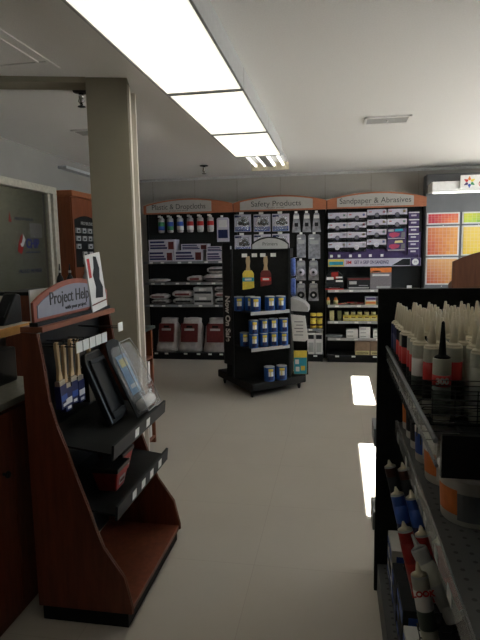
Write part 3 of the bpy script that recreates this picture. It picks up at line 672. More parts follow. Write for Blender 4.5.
for z, nm in ((.885, 'upper'), (.515, 'lower')):
    s = MB().prism([NP, FR, (P2[0]-.02, P2[1]-.04), (P1[0]+.01, P1[1]-.004)], z-.014, z, 'z').build('shelf', M_black, st)
    e = Vector((FR[0]-NP[0], FR[1]-NP[1], 0)).normalized(); nn_ = e.cross(Vector((0, 0, 1)))
    r = MB(); plate(r, [(0, z-.03), ((Vector(FR)-Vector(NP)).length, z-.03), ((Vector(FR)-Vector(NP)).length, z+.004), (0, z+.004)], Vector((NP[0], NP[1], 0)), e, nn_, .001, .010)
    r.build('price_rail', M_lgrey, s)
# blue cans
def quart(x, y, z, r, h_, label, first=[None]):
    if first[0] is None:
        t = thing('paint_can', (0, 0, 0), label, 'can', 'blue cans on the rolling stand')
        MB().lathe([(.050, 0), (.052, .004), (.052, .118), (.050, .122)], (0, 0, 0), (0, 0, 1), 24).build('can_body', M_canblue, t)
        MB().lathe([(.051, .122), (.052, .126), (.049, .128), (.044, .1245), (0, .1245)], (0, 0, 0), (0, 0, 1), 24).build('lid', M_lgrey, t)
        b = MB()
        for k in range(6):
            a0_ = -1.05+k*.16; a1_ = a0_+.16
            for (z0, z1, m) in ((.045, .085, 0), (.088, .112, 1), (.012, .042, 2)):
                V = [b.v((.0528*math.sin(a), -.0528*math.cos(a), zz_)) for a, zz_ in ((a0_, z0), (a1_, z0), (a1_, z1), (a0_, z1))]; b._f(V, m if not (m == 0 and k in (2,)) else 1)
        b.build('label', [M_white, M_yellow, M_navy], t); first[0] = t; o = t
    else:
        o = copy_tree(first[0])
    o.location = (x, y, z); o.rotation_euler = (0, 0, random.uniform(.75, 1.05)); o['label'] = label; o.scale = (r/.052, r/.052, h_/.128)
    return o
for (x, y, z, l) in ((-.98, 5.45, .886, 'at the left end of the upper shelf'), (-.80, 5.39, .886, 'second from the left on the upper shelf'), (-.872, 5.475, .886, 'in the back row on the upper shelf'),
                  (-.665, 5.49, .886, 'second from the right on the upper shelf'), (-.56, 5.528, .886, 'at the right end of the upper shelf')): quart(x, y, z, .053, .146, 'blue can %s of the rolling stand' % l)
lowspots = [(-.93, 5.46, 'far left'), (-.82, 5.36, 'left'), (-.73, 5.45, 'middle left'), (-.635, 5.50, 'middle right'), (-.535, 5.542, 'right end')]
for i, (x, y, l) in enumerate(lowspots):
    quart(x, y, .516, .049, .142, 'blue can, middle shelf of rolling stand, bottom layer, %s' % l)
    if i: quart(x, y, .659, .049, .142, 'blue can, middle shelf of rolling stand, top layer, %s' % l)
for x, y, l in ((-.675, 5.45, 'left'), (-.555, 5.52, 'right')):
    quart(x, y, .156, .056, .15, 'blue can standing on the bottom base of the rolling stand, %s one' % l)
# brushes hanging on the stand front
pw = Vector((P1[0], P1[1], 0))
def stand_at(u, z, out=.03): return pw+d12*u+n12*out+Vector((0, 0, z))
for i, u in enumerate((.13, .23, .315, .42)):
    t = thing('peg_hook', stand_at(u, 1.45, .04), 'price tagged hook %s of four under the arched header of the rolling stand' % ('one', 'two', 'three', 'four')[i], 'hook', 'tagged hooks on the rolling stand')
    MB().rod(stand_at(u, 1.45, .001), stand_at(u, 1.45, .14), .003).build('hook_wire', M_chrome, t)
    b = MB(); b.T = Matrix(((d12.x, n12.x, 0, 0), (d12.y, n12.y, 0, 0), (0, 0, 1, 0), (0, 0, 0, 1))); b.T.translation = stand_at(u, 1.45, .14); b.box(-.027, .027, 0, .003, -.018, .018); b.build('price_tag', M_tag, t)
def stand_brush(u, ztop, m1, m2, w_, lab):
    t = thing('packaged_brush', stand_at(u, ztop-.36, .07), lab, 'brush')
    F_ = Matrix(((d12.x, n12.x, 0, 0), (d12.y, n12.y, 0, 0), (0, 0, 1, 0), (0, 0, 0, 1))); F_.translation = stand_at(u, ztop, .075)
    b = MB(); b.T = F_; b.prism([(-.017, 0), (.017, 0), (.023, -.05), (.016, -.10), (.03, -.175), (-.03, -.175), (-.016, -.10), (-.023, -.05)], -.011, .011); b.build('handle', M_handle, t, .004)
    b = MB(); b.T = F_; hgt = .14 if w_ > .11 else .11
    b.prism([(-w_*.32, -.145), (w_*.32, -.145), (w_/2, -.175), (w_/2*1.04, -.18-hgt), (w_*.2, -.19-hgt), (-w_/2*1.04, -.2-hgt), (-w_/2, -.175)], -.022, .022); b.build('brush_sleeve', m1, t, .004)
    b = MB(); b.T = F_; b.box(-w_*.5, w_*.5, .0225, .024, -.255, -.215); b.box(-w_*.3, w_*.3, .0242, .0255, -.245, -.225, 1); b.build('printed_label', [m2, M_white], t)
stand_brush(.165, 1.44, M_yellow, M_teal, .115, 'large brush in a yellow sleeve hanging on the rolling stand')
stand_brush(.345, 1.44, M_maroon, M_red, .108, 'smaller brush in a dark red sleeve hanging on the rolling stand')
# right side of the stand: bunches, tray, pad, brochures
d23 = Vector((P3[0]-P2[0], P3[1]-P2[1], 0)).normalized(); n23 = d23.cross(Vector((0, 0, 1)))
def side_at(u, z, out=0): return Vector((P2[0], P2[1], z))+d23*u+n23*out
def side_T(u, z, out=0):
    M = Matrix(((d23.x, n23.x, 0, 0), (d23.y, n23.y, 0, 0), (0, 0, 1, 0), (0, 0, 0, 1))); M.translation = side_at(u, z, out); return M
def face_T(out, u=0): M = Matrix(((n23.x, d23.x, 0, 0), (n23.y, d23.y, 0, 0), (0, 0, 1, 0), (0, 0, 0, 1))); M.translation = side_at(u, 0, out); return M
for i, z in enumerate((1.41, 1.20)):
    t = thing('blue_bag', side_at(.05, z-.15, .04), '%s blue plastic bag hanging on the right side of the rolling stand' % ('upper', 'lower')[i], 'bag', 'blue bags on the stand side')
    b = MB(); b.T = side_T(.07, z, .04)
    b.prism([(-.03, 0), (.03, 0), (.05, -.06), (.055, -.15), (.02, -.19), (-.02, -.18), (-.055, -.15), (-.045, -.05)], -.035, .01); b.build('bag_body', mat('blue_bag', (.08, .14, .42), .3, .4, 40), t, .01)
    MB().rod(side_at(.07, z+.005, .001), side_at(.07, z+.005, .07), .003).build('peg_hook', M_chrome, t)
t = thing('literature_tray', side_at(.1, .85, .06), 'light grey sloped tray on the right side of the rolling stand', 'tray')
b = MB(); b.T = face_T(.003); b.prism([(.0, .862), (.185, .852), (.185, .90), (.145, .945), (.06, .99), (.0, 1.0)], .02, .26); b.build('tray_body', M_lgrey, t, .004)
t = thing('brochure_pad', side_at(.1, .55, .08), 'pad of white printed sheets hanging under the grey tray', 'papers')
b = MB(); b.T = face_T(.003); b.prism([(.0, .82), (.15, .805), (.182, .56), (.15, .535), (.02, .54)], .04, .06); b.build('sheets', M_white, t)
b = MB(); b.T = face_T(.003)
for k in range(5): b.box(.035+.02*(k % 2), .13, .0388, .0396, .60+k*.035, .608+k*.035)
b.build('print', M_greymid, t)
t = thing('brochure_box', (-.37, 5.66, .156), 'yellow and blue brochures in a holder on the base of the rolling stand', 'brochures')
b = MB(); b.T = Matrix.Translation((-.378, 5.74, .157)) @ Matrix.Rotation(.10, 4, 'Z')
b.box(-.06, .09, .0, .05, 0, .245); b.build('holder', M_dark, t, .003)
b = MB(); b.T = Matrix.Translation((-.378, 5.74, .157)) @ Matrix.Rotation(.10, 4, 'Z')
b.box(-.065, .075, -.012, -.001, .01, .265).build('brochure', M_yellow, t)
b = MB(); b.T = Matrix.Translation((-.378, 5.74, .157)) @ Matrix.Rotation(.10, 4, 'Z')
b.box(-.063, .073, -.0145, -.0125, .012, .19).box(-.05, -.01, -.017, -.0147, .12, .17, 1).box(.01, .055, -.017, -.0147, .05, .10, 2).box(-.045, -.005, -.017, -.0147, .04, .09, 1); b.build('print', [M_teal, M_white, M_yellow], t)
# ------------------------------------------------------------------ right gondola
gn = thing('gondola_shelving', (.5, 1.6, 0), 'black shelving run with clear price rails at the right of the aisle', 'shelving')
GX, GY0, GY1, GXB = .20, .55, 2.28, .66
MB().box(.172, 1.12, GY1-.004, GY1+.022, 0, 1.335).build('end_panel', M_black, gn, .004)
MB().box(GXB, GXB+.03, GY0, GY1-.005, .0, 1.33).build('back_panel', M_peg, gn)
MB().box(.185, GXB, GY0, GY1-.005, .0, .13).build('base_deck', M_perf, gn)
MB().box(.34, GXB, 1.36, 2.27, .985, 1.0).build('shelf', M_dark, gn)
s2 = MB().box(.26, GXB, GY0, 2.27, .763, .775).build('shelf', M_perf, gn)
MB().box(.246, .2585, GY0, 2.26, .728, .787).build('price_rail', M_rail, s2, .003)
for y in (2.12, 1.86, 1.62, 1.45, 1.28, 1.12): MB().box(.2445, .2457, y, y+.045, .735, .768).build('price_tag', M_lgrey, s2)
# wire rack for the caulk tubes, upper shelf
wr = thing('caulk_wire_rack', (.4, 1.8, .985), 'black wire rack with a clear rail holding the upright caulk tubes', 'wire rack')
b = MB(); pit = .0555; NR = 12
ys = [2.215-k*pit for k in range(NR+1)]
for y in ys+[1.45, 1.385]:
    for z in (1.015, 1.06, 1.10): b.rod((.222, y, z), (.59, y, z), .0016, 5)
    b.path([(.222, y, 1.10), (.215, y, 1.095), (.215, y, 1.0)], .0018, 5)
for z in (1.015, 1.06, 1.10): b.rod((.215, ys[0], z), (.215, ys[-1], z), .0016, 5)
for x in (.27, .33, .39, .45, .51, .57):
    for z in (1.015, 1.10): b.rod((x, ys[0], z), (x, ys[-1], z), .0016, 5)
    b.rod((x, ys[-1], 1.0), (x, ys[-1], 1.10), .0016, 5)
for z in (1.03, 1.045, 1.075, 1.09, 1.115, 1.13): b.rod((.222, ys[-1], z), (.59, ys[-1], z), .0014, 5)
b.build('wires', M_blackp, wr)
MB().box(.215, .60, ys[-1]-.004, 2.262, 1.001, 1.005).build('tray_floor', M_black, wr)
MB().box(.262, .64, 1.36, 1.378, .925, 1.035).build('front_panel', M_blackp, wr)
MB().box(.207, .213, 1.15, 2.26, 1.045, 1.09).build('price_rail', M_rail, wr)
MB().lathe([(.006, 0), (.006, 1.12)], (.209, 1.15, 1.095), (0, 1, 0), 8).lathe([(.004, 0), (.004, 1.12)], (.212, 1.15, 1.04), (0, 1, 0), 8).build('rail_edge', M_grey, wr)
# caulk tubes
def caulk_proto(name, body, band, noz, collar=None):
    t = empty(name, (0, 0, 0))
    MB().lathe([(.0235, 0), (.0245, .003), (.0245, .205), (.0235, .210)], (0, 0, 0), (0, 0, 1), 16, [0, 0, 1]).build('cartridge', [body, M_nozzle], t)
    MB().lathe([(.0248, .05), (.0248, .11), (.0248, .165)], (0, 0, 0), (0, 0, 1), 16, [1, 0]).build('label', band, t)
    MB().lathe([(.0235, .2105), (.018, .216), (.0105, .219), (.0125, .222), (.0045, .288), (.003, .290), (0, .290)], (0, 0, 0), (0, 0, 1), 12).build('nozzle', noz, t)
    return t
M_pale = mat('pale_tube', (.50, .50, .42), .4, .08); M_dgreen = mat('grey_green_print', (.10, .13, .11), .45, .15)
styles = [caulk_proto('caulk_tube', M_navy, [M_navy, M_dark], M_nozzle), caulk_proto('caulk_tube', M_dark, [M_red, M_dark], M_nozzle),
          caulk_proto('caulk_tube', M_pale, [M_red, M_dark], M_nozzle), caulk_proto('caulk_tube', M_pale, [M_white, M_dgreen], M_nozzle), caulk_proto('caulk_tube', M_pale, [M_pale, M_lgrey], M_nozzle)]
sname = ['navy', 'black and red', 'white and red', 'white and grey-green', 'pale']
ordn = ['first', 'second', 'third', 'fourth', 'fifth', 'sixth', 'seventh', 'eighth', 'ninth', 'tenth', 'eleventh', 'twelfth', 'thirteenth', 'fourteenth']
used = set()
rowstyle = [0, 0, 0, 1, 1, 2, 1, 2, 2, 3, 2, 3]
for r in range(NR):
    y = ys[r]-pit/2
    for c in range(6):
        x = .243+c*.0585+(.036 if r >= NR-2 else .012 if r >= NR-5 else 0)
        if r == NR-1 and c == 0: continue
        if r == NR-1 and c == 1: continue
        s = rowstyle[r] if c < 2 else (3 if c % 2 else 4)
        o = styles[s] if s not in used else copy_tree(styles[s]); used.add(s)
        tall = .02 if r > NR-3 else 0
        o.location = (x+random.uniform(-.002, .002), y, 1.0055+(.0 if r > 8 else -.0)); o.rotation_euler = (0, 0, random.uniform(-.5, .5)); o.scale = (1, 1, .98+random.uniform(-.02, .02))
        tag(o, '%s caulk tube, upper rack, %s row from far end, %s from aisle' % (sname[s], ordn[r], ordn[c]), 'caulk tube', 'caulk tubes in the upper rack')
# the near tube marked 300 with a black nozzle
x, y = .297, ys[-1]+pit/2-.002
t = thing('caulk_tube', (x, y, 1.0055), 'caulk tube with a black nozzle and 300 on a red band, nearest the camera', 'caulk tube', 'caulk tubes in the upper rack')
MB().lathe([(.0235, 0), (.0252, .003), (.0252, .179), (.0242, .184)], (x, y, 1.0055), (0, 0, 1), 20, [0, 0, 1]).build('cartridge', [M_pale, M_pale], t)
MB().lathe([(.0256, .02), (.0256, .105)], (x, y, 1.0055), (0, 0, 1), 20).build('dark_label', M_dgreen, t)
MB().lathe([(.0258, .105), (.0258, .137)], (x, y, 1.0055), (0, 0, 1), 20).build('red_band', M_red, t)
text('lettering', '300', .024, M_white, t, (x-.003, y-.0262, 1.0055+.121), right=(1, .1, 0), bold=.001)
MB().lathe([(.0235, .1845), (.018, .190), (.0115, .193), (.0105, .197), (.0045, .284), (.002, .288), (0, .288)], (x, y, 1.0055), (0, 0, 1), 14).build('nozzle', M_black, t)

# tubs on the middle shelf
def tub(x, y, r, h_, band, band2, label, lid=M_white):
    t = thing('compound_tub', (x, y, .7755), label, 'tub', 'tubs on the middle shelf')
    MB().lathe([(r*.86, 0), (r*.88, .003), (r*.97, h_*.86), (r*.97, h_*.88)], (x, y, .7755), (0, 0, 1), 28).build('bucket', mat('tub_white', (.62, .60, .54), .4, .05), t)
    MB().lathe([(r*1.03, h_*.865), (r*1.04, h_*.97), (r*.97, h_), (r*.9, h_*.975), (0, h_*.975)], (x, y, .7755), (0, 0, 1), 28).build('lid', lid, t)
    b = MB(); n = 12
    for k in range(n):
        a0_ = -2.25+k*.17; a1_ = a0_+.17
        def P(a, v): rr = r*(.88+.09*v)*1.012; return (x+rr*math.cos(a), y+rr*math.sin(a), .7755+h_*.86*v)
        b._f([b.v(P(a0_, .12)), b.v(P(a1_, .12)), b.v(P(a1_, .72)), b.v(P(a0_, .72))], 1)
    for k in range(5):
        a0_ = -3.1+k*.17; a1_ = a0_+.17
        def P(a, v): rr = r*(.88+.09*v)*1.012; return (x+rr*math.cos(a), y+rr*math.sin(a), .7755+h_*.86*v)
        b._f([b.v(P(a0_, .22)), b.v(P(a1_, .22)), b.v(P(a1_, .78)), b.v(P(a0_, .78))], 0)
    b.build('label', [band, band2], t)
tub(.367, 1.475, .091, .145, M_orangep, M_grey, 'large white tub with an orange and grey label under the rack front')
tub(.350, 1.71, .078, .145, M_orangep, M_white, 'second white tub with an orange label behind the large one')
tub(.322, 1.865, .055, .15, M_blue, M_white, 'narrower white tub with a blue label on the middle shelf')
tub(.315, 1.985, .048, .15, M_dark, M_lgrey, 'small white tub with a dark label, third from the far end')
tub(.311, 2.095, .045, .15, M_dark, M_grey, 'small white tub with a dark label, second from the far end')
tub(.310, 2.20, .045, .15, M_orangep, M_grey, 'small white tub at the far end of the middle shelf')
t = thing('blue_can', (.375, 1.22, .7755), 'blue can with a red top at the right edge on the middle shelf', 'can')
MB().lathe([(.052, 0), (.055, .004), (.055, .085), (.052, .09)], (.383, 1.20, .7755), (0, 0, 1), 20).build('can_body', M_blue, t)
MB().lathe([(.056, .088), (.056, .108), (0, .110)], (.383, 1.20, .7755), (0, 0, 1), 20).build('cap', M_redpl, t)

# lower display of leaning tubes
def lean(T, B, body, band, label, r=.0245, noz=M_nozzle, mark=None, nl=.05):
    T, B = Vector(T), Vector(B); d = (T-B); L_ = d.length
    t = thing('caulk_tube', B, label, 'caulk tube', 'leaning caulk tubes on the lower shelf')
    MB().lathe([(r*.96, 0), (r, .003), (r, L_-.006), (r*.95, L_)], B, d, 18, [1, 0, 1]).build('cartridge', [body, M_lgrey], t)
    MB().lathe([(r*1.02, L_*.22), (r*1.02, L_*.5), (r*1.02, L_*.8)], B, d, 18, [0, 1]).build('label', band, t)
    MB().lathe([(r*.95, L_+.0005), (.009, L_+.008), (.008, L_+.012), (.003, L_+nl), (0, L_+nl+.001)], B, d, 12).build('nozzle', noz, t)
    return t
# each pair: base point (deeper and lower), top point towards the aisle
V = lambda a, b: tuple(p+q for p, q in zip(a, b))
dx = (.052, 0.008, 0)
def low(tx, ty, tz, body, band, label, nl=.025): lean((tx, ty, tz), (tx+.046, ty-.035, tz-.20), body, band, label, nl=nl)
low(.226, 2.225, .60, M_brown, [M_brown, M_dark], 'left tube of the far dark brown pair leaning on the lower shelf')
low(.277, 2.205, .60, M_brown, [M_brown, M_dark], 'right tube of the far dark brown pair leaning on the lower shelf')
low(.226, 1.965, .60, M_blue, [M_navy, M_blue], 'left tube of the blue pair leaning on the lower shelf')
low(.277, 1.945, .60, M_blue, [M_navy, M_blue], 'right tube of the blue pair leaning on the lower shelf')
low(.224, 1.715, .595, M_redpl, [M_red, M_redpl], 'left tube of the three red ones leaning on the lower shelf')
low(.275, 1.695, .595, M_redpl, [M_red, M_redpl], 'middle tube of the three red ones leaning on the lower shelf')
low(.326, 1.675, .585, M_redpl, [M_red, M_redpl], 'right tube of the three red ones leaning on the lower shelf')
t = lean((.238, 1.50, .575), (.272, 1.475, .385), M_pale, [M_dgreen, M_white], 'white tube with green print and red lettering left of the crooked grey tube', nl=.035)
b1 = Vector((.272, 1.475, .385)); t1 = Vector((.238, 1.50, .575)); ax_ = (t1-b1).normalized()
rt = Vector((1, 0, 0)); rt = (rt-ax_*rt.dot(ax_)).normalized(); nr = rt.cross(ax_)
text('lettering', 'LOOK', .022, M_red, t, b1+ax_*.15+nr*.0265, right=rt, up=ax_, bold=.001)
lean((.245, 1.57, .615), (.338, 1.50, .44), M_lgrey, [M_lgrey, M_pale], 'grey tube lying crooked across the rack at the bottom right', noz=M_lgrey, nl=.04)
wl = thing('lower_wire_rack', (.32, 1.8, .30), 'black wire rack holding the leaning tubes low on the shelving', 'wire rack')
b = MB()
for (y, z, x0, x1) in ((2.24, .45, .235, .40), (2.07, .40, .245, .41), (1.90, .34, .25, .44), (1.72, .40, .245, .42), (1.50, .40, .24, .43), (1.47, .34, .24, .43)):
    for dz in (0, .03, .06): b.path([(x0, y+.03, z+dz), (x0, y, z+dz), (x1, y, z+dz), (x1, y+.03, z+dz)], .002, 5)
    n = 6
    for i in range(n+1): xx = x0+(x1-x0)*i/n; b.rod((xx, y, z), (xx, y, z+.06), .0018, 5)
for x in (.30, .44): b.rod((x, 2.26, .43), (x, 1.45, .31), .0025, 5); b.rod((x, 2.26, .43), (x, 2.26, .13), .0025, 5); b.rod((x, 1.45, .31), (x, 1.45, .13), .0025, 5)
b.build('wires', M_blackp, wl)
MB().prism([(2.265, .424), (2.265, .418), (1.40, .298), (1.40, .304)], .262, .60, 'x').build('sloped_tray', M_black, wl)
# boxes below
bn = 0
for y, z, n_ in ((2.14, .131, 3), (1.96, .131, 2), (1.78, .131, 3), (1.60, .131, 2)):
    for k in range(n_):
        hh = .062 if n_ == 3 else .075
        lbl = 'box, %s of the stack under the %s' % (('lowest', 'middle' if n_ == 3 else 'top', 'top')[k], {2.14: 'dark brown tubes', 1.96: 'blue tubes', 1.78: 'red tubes', 1.60: 'grey tubes'}[y])
        t = thing('printed_carton', (.29, y, z+k*(hh+.001)), 'printed '+lbl, 'box', 'printed boxes on the bottom deck')
        zz_ = z+k*(hh+.001)
        MB().box(.222, .36, y-.08, y+.08, zz_, zz_+hh).build('carton', (M_white, M_dark)[(k+bn) % 2], t, .002); bn += 1
        MB().box(.220, .2215, y-.075, y+.0, zz_+.012, zz_+hh-.012).box(.220, .2215, y+.02, y+.07, zz_+.02, zz_+hh-.02, 1).box(.24, .34, y-.0815, y-.0803, zz_+.01, zz_+hh*.6, 0).build('printed_label', [(M_navy, M_black, M_blue)[k], M_blue], t)
# small end shelves on the far side
es = thing('end_shelf_unit', (.5, 2.4, 0), 'grey edged shelves just showing past the far end of the black end panel', 'shelving')
MB().box(.19, 1.1, 2.304, 2.46, 0, .12).build('base', M_dark, es)
for z in (.32, .70): MB().box(.165, 1.1, 2.304, 2.46, z-.05, z+.03).build('shelf', M_grey, es)
MB().box(.20, 1.1, 2.304, 2.31, .12, 1.30).build('back_panel', M_black, es)

# wooden stand seen from behind with an arched brown top
ws = thing('wooden_display_stand', (1.3, 4.5, 0), 'brown wooden stand with an arched top behind the caulk tubes', 'display stand')
pts = [(.885, 1.05)]
for k in range(13): u = k/12; pts.append((.885+.85*u, 1.385+.10*math.sin(math.pi*min(1, u))**.8))
pts.append((1.735, 1.05))
M_dwood = mat('brown_back_panel', (.11, .042, .02), .5, .18, 6, stretch=(8, 8, 1))
MB().prism(pts, 4.40, 4.425).build('arched_header', M_dwood, ws, .002)
MB().box(.90, 1.72, 4.427, 4.45, .08, 1.25).build('back_panel', M_dwood, ws)
for x in (.90, 1.70): MB().prism([(4.452, .08), (5.0, .08), (5.0, .2), (4.62, 1.2), (4.452, 1.25)], x, x+.02, 'x').build('side_panel', M_dwood, ws)
MB().box(.93, 1.69, 4.45, 4.95, .0, .08).build('kick_base', M_black, ws)
# unseen shelving-shaped block, added to cut the right edge of the sun patches
sg = thing('window_shelving', (1.95, 4.6, 0), 'low black unseen shelving block added to trim the sun patches on the floor', 'shelving')
MB().box(1.90, 2.0, 2.7, 6.5, 0, 1.185).build('center_panel', M_black, sg)
for z in (.1, .5, .9): MB().box(2.001, 2.3, 2.7, 6.5, z-.02, z).build('shelf', M_dark, sg)

# ------------------------------------------------------------------ left wooden stand
SY0, SY1 = 1.882, 2.575
lp = thing('wooden_display_stand', (-1.0, 2.25, 0), 'dark red wooden stand of brushes with a Project Help sign on top', 'display stand')
prof = [(-1.2, .062), (-.795, .062), (-.795, .09), (-.822, .215), (-.863, .275), (-.905, .337), (-.935, .42), (-.963, .51), (-1.005, .63), (-1.039, .738), (-1.072, .83), (-1.097, .927), (-1.110, 1.05), (-1.118, 1.115), (-1.130, 1.195), (-1.2, 1.2)]
for y in (SY0, SY1-.02): MB().prism(prof, y, y+.02).build('side_panel', M_wood, lp, .0015)
def edge_strip(y):
    b = MB(); pr = prof[1:15]
    for (a, c), (a2, c2) in zip(pr, pr[1:]): b.rod((a, y+.010, c), (a2, y+.010, c2), .0035, 6)
    b.build('edge_banding', M_woodedge, lp)
edge_strip(SY0); edge_strip(SY1-.02)
MB().box(-1.2, -1.185, SY0+.021, SY1-.021, .0855, 1.18).build('back_panel', M_blackp, lp)
MB().box(-1.184, -.80, SY0+.021, SY1-.021, .062, .085).build('bottom_shelf', M_wood, lp, .001)
MB().box(-1.185, -.815, SY0+.006, SY1-.01, 0, .061).build('kick_base', M_black, lp)
MB().box(-1.2, -1.105, SY0, SY1, 1.2005, 1.222).build('top_board', M_orange if 0 else mat('top_board_wood', (.25, .09, .05), .5, .12, 9), lp, .002)
for (z, xf, y0, y1, nm) in ((.735, -.862, SY0+.022, SY1-.022, 'u'), (.485, -.858, SY0+.022, SY1-.022, 'l')):
    s = MB().prism([(-1.184, z+.03), (xf, z-.015), (xf, z-.023), (-1.184, z+.022)], y0, y1).build('shelf', M_black, lp)
    MB().prism([(xf, z-.042), (xf+.010, z-.042), (xf+.016, z+.018), (xf+.006, z+.020)], y0, y1).build('front_lip', M_dark, s)
    tags = (2.13, 2.27) if nm == 'u' else (2.06, 2.17, 2.28, 2.40)
    for y in tags: MB().prism([(xf+.0122, z-.030), (xf+.0135, z-.030), (xf+.0167, z+.006), (xf+.0154, z+.006)], y, y+.045).build('price_tag', M_tag, s)
# header sign
hs = thing('project_help_sign', (-1.14, 2.2, 1.222), 'arched sign reading Project Help on top of the wooden stand', 'sign')
n = 16; y0, y1 = 1.885, 2.565
o_ = [(y0, 1.238)]+[(y0+(y1-y0)*k/n, 1.315+.075*math.sin(math.pi*k/n)**.8) for k in range(n+1)]+[(y1, 1.238)]
i_ = [(y0+.022, 1.252)]+[(y0+.022+(y1-y0-.044)*k/n, 1.300+.070*math.sin(math.pi*k/n)**.8) for k in range(n+1)]+[(y1-.022, 1.252)]
MB().prism(o_, -1.150, -1.138, 'x').build('frame', mat('sign_frame', (.32, .10, .065), .5, .1), hs, .002)
MB().prism(i_, -1.1375, -1.134, 'x').build('sign_panel', M_bluepanel, hs)
MB().box(-1.16, -1.125, y0, y1, 1.2225, 1.2375).build('base_rail', M_dark, hs)
text('lettering', 'Project Help', .075, M_text, hs, (-1.1325, 2.172, 1.318), right=(0, 1, 0), sx=.92)
text('small_lettering', 'with your project', .024, M_text, hs, (-1.1325, 2.22, 1.272), right=(0, 1, 0), sx=1.15)
t = thing('white_sheet', (-1.19, 1.95, 1.223), 'blank white sheet standing behind the Project Help sign', 'sheet')
MB().box(-1.185, -1.18, 1.935, 2.20, 1.223, 1.36).build('sheet', M_white, t)
t = thing('brochure', (-1.13, 2.45, 1.223), 'white brochure with a dark picture and red title on the wooden stand', 'brochure')
b = MB(); b.T = Matrix.Translation((-1.121, 2.36, 1.223)) @ Matrix.Rotation(-.06, 4, 'Y') @ Matrix.Rotation(.10, 4, 'X'); b.box(-.006, .0, -.0, .165, 0, .268); b.build('sheet', M_white, t)
b = MB(); b.T = Matrix.Translation((-1.121, 2.36, 1.223)) @ Matrix.Rotation(-.06, 4, 'Y') @ Matrix.Rotation(.10, 4, 'X'); 
b.prism([(.05, .06), (.13, .05), (.145, .1), (.12, .14), (.135, .19), (.115, .25), (.085, .255), (.075, .2), (.055, .17), (.07, .11)], .0005, .0015, 'x')
b.box(.0005, .0015, .015, .04, .16, .25, 1).box(.0005, .0015, .0, .165, .03, .036, 2); b.build('print', [M_dark, M_red, M_maroon], t)
# brushes
def brush(y, z, kind, label, x=-1.08, bw=.05, rot=0):
    t = thing('paint_brush', (x, y, z-.24), label, 'brush', 'paint brushes hanging in the wooden stand')
    T = Matrix.Translation((x, y, z)) @ Matrix.Rotation(rot, 4, 'X')
    b = MB(); b.T = T; b.prism([(-.009, 0), (.009, 0), (.012, -.02), (.008, -.08), (.009, -.12), (.017, -.155), (-.017, -.155), (-.009, -.12), (-.008, -.08), (-.012, -.02)], -.007, .007, 'x'); b.build('handle', M_handle if kind else M_dark, t, .003)
    b = MB(); b.T = T; b.box(-.011, .011, -bw/2, bw/2, -.195, -.156); b.build('ferrule', M_steel, t, .002)
    b = MB(); b.T = T; b.box(-.013, .013, -bw/2-.003, bw/2+.003, -.27, -.175).box(.0131, .0142, -bw/2, bw/2, -.24, -.215, 1).box(.0131, .0142, -bw*.3, bw*.3, -.262, -.25, 2); b.build('sleeve', [M_navy, M_white if kind == 2 else M_blue, M_white], t, .002)
    MB().rod((-1.184, y, z-.006), (x+.03, y, z-.006), .0022).path([(x+.03, y, z-.006), (x+.035, y, z+.01)], .0022).build('peg_hook', M_blackp, t)
brush(1.93, 1.155, 1, 'brush with a pale wooden handle, nearest the side panel of the wooden stand', bw=.045, rot=.08)
brush(1.985, 1.135, 2, 'brush with a pale handle, second from the near side of the wooden stand', bw=.05)
brush(2.045, 1.15, 1, 'brush with a pale handle, third from the near side of the wooden stand', bw=.05, rot=-.03)
brush(2.10, 1.14, 2, 'brush with a pale handle, fourth from the near side of the wooden stand', bw=.05)
def bigbrush():
    t = thing('paint_brush', (-1.06, 2.27, .88), 'wide black sleeved brush with white print beside the pale handled ones', 'brush', 'paint brushes hanging in the wooden stand')
    MB().prism([(2.262, 1.105), (2.278, 1.105), (2.281, 1.06), (2.277, 1.02), (2.292, .99), (2.248, .99), (2.263, 1.02), (2.259, 1.06)], -1.117, -1.103, 'x').build('handle', M_handle, t, .003)
    MB().box(-1.128, -1.092, 2.215, 2.33, .83, .99).build('sleeve', M_blackp, t, .004)
    text('lettering', 'Pro', .03, M_white, t, (-1.0915, 2.262, .95), right=(0, 1, 0), bold=.0008)
    MB().rod((-1.184, 2.27, 1.10), (-1.04, 2.27, 1.10), .0022).build('peg_hook', M_blackp, t)
bigbrush()
# tagged hooks
for i in range(5):
    y = 1.985+i*.06; z = 1.128
    t = thing('tagged_hook', (-1.05, y, z), 'hook with a white tag, %s from the left of five in the wooden stand' % ordn[i], 'hook', 'tagged hooks in the wooden stand')
    MB().rod((-1.184, y, z), (-1.012, y, z), .0025).build('hook_wire', M_blackp, t)
    MB().box(-1.012, -1.009, y-.026, y+.026, z-.022, z+.022).build('price_tag', M_tag, t)
t = thing('tagged_hook', (-.98, 2.40, 1.16), 'long hook with a small tag jutting out over the column foot', 'hook')
MB().rod((-1.184, 2.33, 1.165), (-.962, 2.28, 1.172), .0022).rod((-1.184, 2.36, 1.158), (-.962, 2.30, 1.16), .0022).build('hook_wire', M_blackp, t)
MB().box(-.962, -.959, 2.265, 2.315, 1.147, 1.187).build('price_tag', M_tag, t)
